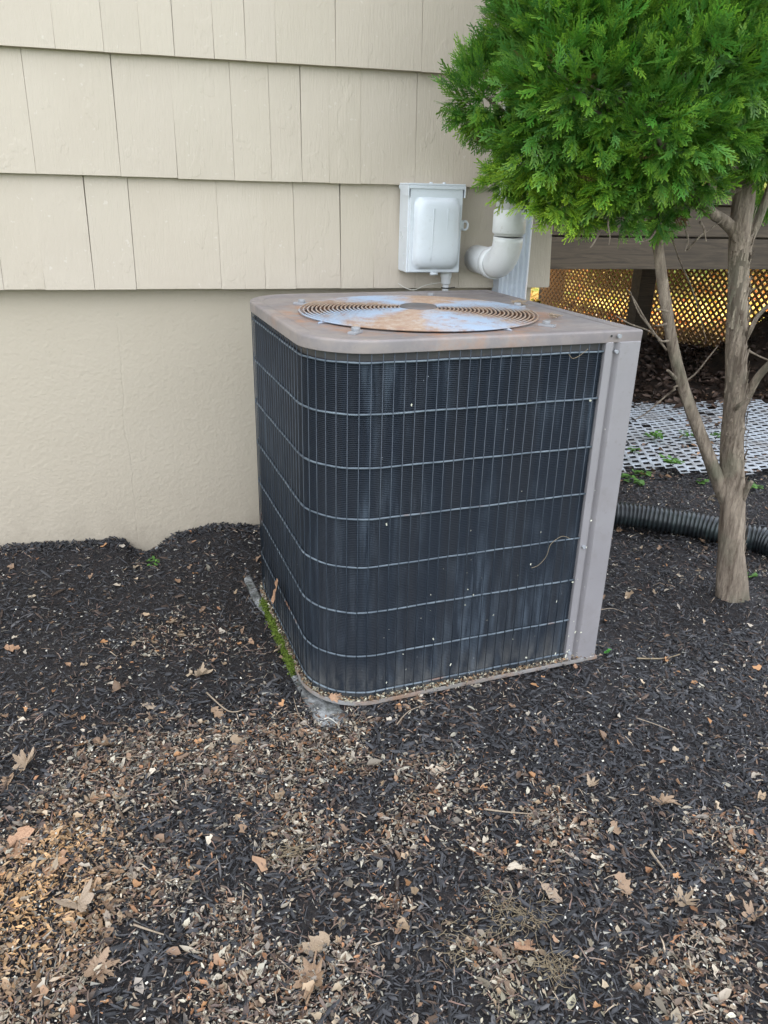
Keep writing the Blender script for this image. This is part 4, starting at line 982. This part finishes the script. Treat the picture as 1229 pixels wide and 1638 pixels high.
# ------------------------------------------------------------------ far shrubs beyond the lattice
def shrub(x_, y_, r_, h_, tint, label, kind='shrub', n=900, grp='shrubs beyond the deck'):
    v = rng.normal(size=(n, 3)); v /= np.linalg.norm(v, axis=1)[:, None]; p = v*np.array([r_, r_, h_/2])*(.55+.45*rng.random((n, 1)))*(1+.2*np.sin(v[:, :1]*7+x_))
    p[:, 2] += h_/2; q = p[:, None]+rng.normal(0, .09 if kind == 'shrub' else .16, (n, 3, 3)); rt = empty(kind, (x_, y_, 0), label=label, cat=kind, group=grp)
    link('leaves', np_mesh('leaves', q.reshape(-1, 3), np.arange(n*3).reshape(-1, 3), np.repeat(np.array(tint)*rng.uniform(.6, 1.3, (n, 1)), 3, 0)), M['weed'], rt, kind='stuff')
    MB().tube([(0, 0, -.05), (.03, .02, h_*.5)], [.05, .02], 8).obj('trunk', M['bark'], rt)
shrub(6.6, 10.5, .8, .9, (.22, .30, .05), 'yellow green shrub in the sun beyond the lattice')
shrub(9.2, 12.5, 1.2, 1.6, (.30, .30, .05), 'golden shrub standing farther right beyond the lattice')
for hx, hy, hr, hh, hl in ((3.5, 17, 2.4, 6.5, 'tall dark green tree far beyond the deck, leftmost of the row'), (7.5, 18, 2.8, 7.5, 'tall dark green tree far beyond the deck, second of the row'), (11.5, 16.5, 2.6, 6.5, 'tall dark green tree far beyond the deck, third of the row'), (15.5, 15, 2.8, 7, 'tall dark green tree far beyond the deck, rightmost of the row')):
    shrub(hx, hy, hr, hh, (.06, .11, .03), hl, 'tree', 9000, 'trees beyond the deck')
shrub(5.0, 13.0, .7, .8, (.14, .24, .04), 'low green shrub seen far through the left of the lattice')

# ------------------------------------------------------------------ leaves, twigs, weeds on the ground
def oak_leaf_mesh(seed, lobed=1.0, wid=.36):
    r = random.Random(seed); st = 22; V = []; ph = r.uniform(0, .4)
    cur = r.uniform(-.9, .9); curl = r.uniform(.2, 1.0); fold = r.uniform(.1, .5)
    for i in range(st+1):
        t = i/st; env = math.sin(PI*min(1, t*.93+.04))**.7
        lob = .5+.5*math.cos(2*PI*(t*3.1+ph)); w_ = wid*env*((1-lobed)+lobed*(.16+.84*lob**1.3))
        if t < .12: w_ = .012
        for s_ in (-1, 0, 1):
            ww = w_*r.uniform(.85, 1.15)*abs(s_); sl = .18*ww*3*lob*.5
            x_ = t-.5+sl; y_ = s_*ww+.05*cur*math.sin(t*3)
            z_ = .16*curl*(t-.5)**2*2+fold*ww*.5+.03*math.sin(t*9+s_*2+seed)
            V.append((x_, y_, z_))
    Fq = [(i*3+j, (i+1)*3+j, (i+1)*3+j+1, i*3+j+1) for i in range(st) for j in range(2)]
    me = bpy.data.meshes.new('oak_leaf'); me.from_pydata(V, [], Fq); me.polygons.foreach_set('use_smooth', [True]*len(Fq)); me.update(); return me
def star_leaf_mesh(seed):
    r = random.Random(seed); na = 130; V = [(0, 0, 0)]; Fc = []
    lobes_ = [(r.uniform(-.1, .1), .44)]+[(sg*(a0+r.uniform(-.14, .14)), L0*r.uniform(.7, 1.2)) for sg in (1, -1) for a0, L0 in ((.78, .42), (1.50, .40), (2.25, .27))]
    cu = r.uniform(.3, 1.3); cv = r.uniform(-.6, .9); ph = r.uniform(0, 6)
    rad = []; sk_ = r.uniform(.2, 1.6)
    for k in range(na):
        t = -PI+2*PI*k/na; q = .10+.03*math.sin(3*t+ph)+.012*math.sin(17*t+ph*3)
        for a0, L0 in lobes_:
            d_ = (t-a0+PI) % (2*PI)-PI
            q = max(q, .15+(L0-.15)*math.exp(-(abs(d_)/.27)**1.7), .10+(L0*.86-.10)*math.exp(-((abs(d_-.05)-.25)/.06)**2))
        if abs(abs(t)-PI) < .05: q = .34
        rad.append(q)
    for j, f in enumerate((.25, .5, .75, 1)):
        for k in range(na):
            t = -PI+2*PI*k/na; x_ = rad[k]*f*math.cos(t)*1.45; y_ = rad[k]*f*math.sin(t)
            V.append((x_, y_, cu*1.8*y_*y_+cv*1.2*x_*x_+.035*math.sin(7*t+ph)*f*f+.03*math.sin(9*x_+ph)+.35*sk_*abs(y_)))
    for k in range(na):
        k2 = (k+1) % na; Fc.append((0, 1+k, 1+k2))
        for j in range(3): Fc.append((1+j*na+k, 1+(j+1)*na+k, 1+(j+1)*na+k2, 1+j*na+k2))
    me = bpy.data.meshes.new('oak_leaf'); me.from_pydata(V, [], Fc); me.polygons.foreach_set('use_smooth', [True]*len(Fc)); me.update(); return me
LM = [star_leaf_mesh(k) for k in range(7)]; LO = [oak_leaf_mesh(20+k, .55, .34) for k in range(4)]
def put_leaf(px, py, size, ang, lab, kind='oak', mat='leaf', tilt=.32, z=None):
    q_ = on_z(px, py, 0); h = float(ground_h(q_.x, q_.y)); q_ = on_z(px, py, h+.010); size *= .82
    src = (LM if (px+py) % 3 else LO) if kind == 'oak' else LO; me = src[(px*7+py) % len(src)].copy(); me.name = 'leaf'
    o = link('oak_leaf' if kind == 'oak' else 'dry_leaf', me, M[mat], None, label=lab, cat='leaf', group='fallen leaves on the mulch')
    o.location = (q_.x, q_.y, h+.009); o.scale = (size,)*3
    rr_ = random.Random(px*31+py); o.rotation_euler = (rr_.uniform(-tilt, tilt), rr_.uniform(-tilt, tilt), math.radians(ang))
    return o
for a_ in (
    (125, 1445, .105, 300, 'large tan many lobed oak leaf flat on the mulch at lower left'),
    (155, 1545, .080, 320, 'tan oak leaf with curled hooked lobes below the largest leaf at lower left'),
    (500, 1560, .105, 250, 'pale grey brown oak leaf near the bottom left of centre'),
    (508, 1508, .070, 200, 'dark olive oak leaf just above a paler one near the bottom'),
    (150, 1280, .085, 20, 'cream brown oak leaf beside two overlapping leaves at middle left'),
    (190, 1275, .050, 80, 'small star shaped tan oak leaf pointing up at middle left'),
    (40, 1225, .080, 60, 'grey tan oak leaf near the left edge above the brown ones'),
    (12, 1250, .050, 100, 'pale pinkish leaf cut by the left edge of the view'),
    (172, 1192, .060, 200, 'flat tan oak leaf with a stem at middle left'),
    (238, 1130, .055, 330, 'forked tan leaf in the leaf patch left of the unit'),
    (348, 1140, .060, 310, 'dark brown curled oak leaf left of the unit corner'),
    (378, 1185, .055, 300, 'smooth light brown leaf curving below the dark brown one'),
    (275, 995, .055, 10, 'pale tan oak leaf at the top of the leaf patch by the wall side'),
    (320, 1080, .070, 350, 'long tan oak leaf in the middle of the leaf patch'),
    (945, 1255, .045, 40, 'small cream oak leaf on the dark mulch right of centre'),
    (1060, 1285, .080, 340, 'long folded tan leaf at right on dark mulch'),
    (1090, 1440, .065, 330, 'brown forked oak leaf at lower right'),
    (1000, 1415, .060, 90, 'round tan leaf half buried at lower right'),
    (985, 1325, .045, 80, 'slim tan leaf below the grey web patch'),
    (700, 1232, .045, 10, 'pale crinkled oak leaf below the unit'),
    (1205, 1470, .070, 20, 'reddish tan leaf at the right edge near the bottom')):
    put_leaf(*a_)
for a_ in (
    (30, 1350, .095, 70, 'big pinkish brown leaf at the left edge in the warm litter', 'plain', 'leaf_orange'),
    (18, 1036, .055, 10, 'orange brown leaf at the left edge on bare black mulch', 'plain', 'leaf_orange'),
    (838, 1512, .060, 20, 'bright orange tan leaf near the bottom right of the dried grass', 'plain', 'leaf_orange'),
    (880, 1428, .065, 300, 'smooth olive tan leaf above the bright orange one', 'plain', 'leaf'),
    (490, 1170, .045, 345, 'rusty orange leaf beside the corner of the concrete pad', 'plain', 'leaf_orange'),
    (310, 866, .030, 60, 'small upright orange leaf on the mulch mound by the wall', 'plain', 'leaf_orange', .6),
    (225, 886, .030, 10, 'tan leaf lying against the wall beside a small weed', 'plain', 'leaf_orange'),
    (1208, 872, .075, 30, 'brown leaf leaning on the corrugated pipe', 'oak', 'leaf_orange', .5),
    (921, 1066, .028, 70, 'orange leaf under the right end of the base tray', 'plain', 'leaf_orange'),
    (990, 848, .05, 60, 'tan leaf behind the unit near the corrugated pipe', 'plain', 'leaf'),
    (88, 1385, .085, 60, 'long rolled orange brown leaf standing in the warm litter', 'plain', 'leaf_orange')):
    put_leaf(*a_)
# leaf caught on the coil and one in the tray
me = LO[1].copy(); q = Matrix.Translation((UX, UY, 0)) @ Matrix.Rotation(UYAW, 4, 'Z')
o = link('dry_leaf', me, M['leaf_orange'], None, label='orange dry leaf stuck upright in the left side of the grille', cat='leaf')
p = q @ Vector((-.016, .36, .165)); o.location = p; o.scale = (.075, .085, .08); o.rotation_euler = (0, math.radians(78), UYAW+math.radians(-8)+PI)
me = LO[2].copy(); o = link('dry_leaf', me, M['leaf_orange'], None, label='small pink brown leaf in the front corner of the base tray', cat='leaf')
o.location = q @ Vector((.055, .033, .020)); o.scale = (.04,)*3; o.rotation_euler = (.9, .2, .2)
# debris on the cap
for k, (lx, ly, sz, lab) in enumerate(((.700, .42, .05, 'small heap of dead brown foliage on the back right of the cap'), (.68, .20, .03, 'tiny dead sprig by the right end of the fan guard'))):
    V = []; 
    mb = MB()
    for j in range(14):
        a_ = rb.uniform(0, 2*PI); c0 = Vector((rb.uniform(-.012, .012), rb.uniform(-.01, .01), rb.uniform(.002, .010)))
        mb.tube([c0, c0+Vector((math.cos(a_), math.sin(a_), rb.uniform(-.05, .35)))*sz*.5], [.0022, .0008], 5)
    mb.obj('dead_sprig', M['twig'], None, label=lab, cat='debris').location = q @ Vector((lx, ly, UH))
# stick-like stems
def stick(P, r_, lab, cat='twig', mat='twig', name='twig', zoff=.012):
    pts = []
    for px, py in P:
        q_ = on_z(px, py, 0); h = float(ground_h(q_.x, q_.y)); pts.append((q_.x, q_.y, h+zoff))
    MB().tube(smooth_pts(pts, 5), [r_*(1-.5*k/(len(smooth_pts(pts, 5)))) for k in range(len(smooth_pts(pts, 5)))], 6).obj(name, M[mat], None, label=lab, cat=cat)
stick([(1020, 1048), (1045, 1046), (1068, 1043), (1090, 1038)], .0026, 'flat pale yellow wood sliver on the mulch right of the unit', 'wood sliver', 'straw', 'wood_sliver')
stick([(958, 972), (980, 968), (1002, 974)], .0013, 'thin pale stem just right of the corner panel')
stick([(330, 1100), (365, 1128), (392, 1128)], .0022, 'forked brown twig left of the unit corner')
stick([(635, 1162), (655, 1140), (690, 1128)], .0016, 'curved brown stem below the front of the unit')
stick([(775, 1290), (810, 1293), (858, 1297)], .0022, 'straight tan twig below the right half of the unit')
stick([(180, 1203), (205, 1202), (235, 1201)], .0012, 'thin straight twig in the leaf litter at middle left')
stick([(1020, 1140), (1050, 1150), (1075, 1160)], .0014, 'thin dark twig on the black mulch at right')
stick([(213, 1472), (235, 1480), (262, 1490)], .0022, 'grey twig lying right of the largest leaf')
stick([(470, 1112), (480, 1140), (505, 1165)], .0013, 'thin twig lying along the edge of the concrete pad')
stick([(512, 1150), (525, 1144), (540, 1152)], .0018, 'pale straw lying on the tip of the concrete pad', 'straw', 'cord', 'straw')
stick([(1040, 1360), (1050, 1375), (1065, 1395)], .003, 'thick tan twig below the folded leaf at right')
# strand hanging on the coil
P = [q @ Vector((x_, -.010, z_)) for x_, z_ in ((.560, .325), (.580, .330), (.600, .352), (.610, .385), (.640, .402), (.665, .392))]
MB().tube(smooth_pts(P), .0007, 5).obj('dry_strand', M['straw'], None, label='thin dry plant strand dangling across the lower right of the coil', cat='strand')
P = [q @ Vector((x_, -.008, z_)) for x_, z_ in ((.60, .862), (.612, .852), (.63, .858), (.65, .872))]
MB().tube(smooth_pts(P), .0006, 5).obj('dry_strand', M['straw'], None, label='short curled strand under the lip of the cap', cat='strand')
# tangles of dried grass
def tangle(px, py, rad, n, lab, col='twig'):
    q_ = on_z(px, py, 0); h = float(ground_h(q_.x, q_.y)); mb = MB()
    for k in range(n):
        c0 = Vector((rb.gauss(0, rad*.6), rb.gauss(0, rad*.42), rb.uniform(.004, .016))); a_ = rb.uniform(0, 2*PI); L_ = rb.uniform(.02, .05); cv = rb.uniform(-1.5, 1.5); P = [c0]
        for j in range(4):
            a_ += cv*.4; P.append(P[-1]+Vector((math.cos(a_), math.sin(a_), rb.uniform(-.25, .25)))*L_/4)
        mb.tube(P, [.0007, .0006, .0005, .0004, .0002], 4, caps=False)
    o = mb.obj('dried_grass', M[col], None, label=lab, cat='dried grass'); o.location = (q_.x, q_.y, h)
tangle(830, 1450, .05, 100, 'tan tangle of dried grass on the mulch at lower right', 'straw')
tangle(890, 1530, .028, 70, 'greenish tuft of dried grass near the bottom edge', 'straw')
tangle(740, 1490, .05, 45, 'loose thin tangle of dry stems left of the bright orange leaf', 'straw')
tangle(462, 1355, .025, 60, 'small pale yellow tuft in the litter left of centre', 'straw')
# weeds
def weed(px, py, rad, n, lab, col=(.10, .22, .04), Z=None, sz=.012):
    q_ = on_z(px, py, .03 if Z is None else Z); h = float(ground_h(q_.x, q_.y)) if Z is None else Z; V = []; Fc = []; C = []
    for k in range(n):
        a_ = rb.uniform(0, 2*PI); r1 = rad*rb.random()**.6; c0 = Vector((r1*math.cos(a_), r1*math.sin(a_), rb.uniform(.008, .03))); s_ = sz*rb.uniform(.6, 1.3); ya = rb.uniform(0, 2*PI); tl = rb.uniform(-.5, .5); b0 = len(V)
        for j in range(7):
            t = 2*PI*j/7; u, v = math.cos(t)*s_, math.sin(t)*s_*.7
            V.append((c0.x+u*math.cos(ya)-v*math.sin(ya), c0.y+u*math.sin(ya)+v*math.cos(ya), c0.z+u*tl)); 
        g = rb.uniform(.6, 1.3); C += [[col[0]*g, col[1]*g, col[2]*g]]*7; Fc += [(b0, b0+j, b0+j+1) for j in range(1, 6)]
    rt = empty('weed', (q_.x, q_.y, h), label=lab, cat='weed', group='small weeds')
    link('leaves', np_mesh('leaves', np.array(V), np.array(Fc), np.array(C)), M['weed'], rt, kind='stuff')
    mb = MB()
    for k in range(5): a_ = rb.uniform(0, 2*PI); mb.tube([(0, 0, -.01), (math.cos(a_)*rad*.6, math.sin(a_)*rad*.6, .02)], .0008, 4)
    mb.obj('stem', M['weed'], rt)
for a_ in ((1048, 700, .05, 34, 'bushy weed growing through the middle of the white mat'), (1100, 698, .045, 26, 'weed spreading between the two trunks on the white mat'), (1145, 700, .03, 14, 'weed just left of the main trunk on the mat'),
           (1015, 725, .03, 14, 'weed near the corner panel on the mat'), (1075, 742, .05, 30, 'light green weed at the near side of the mat'), (1030, 750, .045, 26, 'yellow green weed low on the mat edge'),
           (1003, 755, .04, 20, 'weed at the mat edge touching the view of the corner panel'), (1025, 764, .025, 14, 'small bright weed in mulch below the mat'), (1128, 760, .025, 12, 'small weed between mulch and the slanting trunk'), (1210, 765, .035, 16, 'weed to the right of the main trunk')):
    weed(*a_, Z=.045 if a_[1] < 745 else None, sz=.014)
weed(243, 884, .022, 22, 'tiny green weed at the base of the wall by the crack', sz=.006)
weed(1205, 905, .025, 14, 'little weed below the leaning leaf by the pipe', sz=.008)
weed(973, 1033, .006, 3, 'single bright green leaflet right of the unit', (.10, .45, .05), sz=.007)
# stone by the wall and web patch
q_ = on_z(254, 882, -.02); bs = []
mb = MB().tube([(-.012, 0, 0), (-.006, .001, .001), (.004, 0, .0), (.011, .001, 0)], [.004, .009, .0085, .003], 8, wob=.15); o = mb.obj('pebble', M['concrete'], None, label='pale pebble at the foot of the stucco wall', cat='stone'); o.location = (q_.x, 2.655, -.018)
print('done')
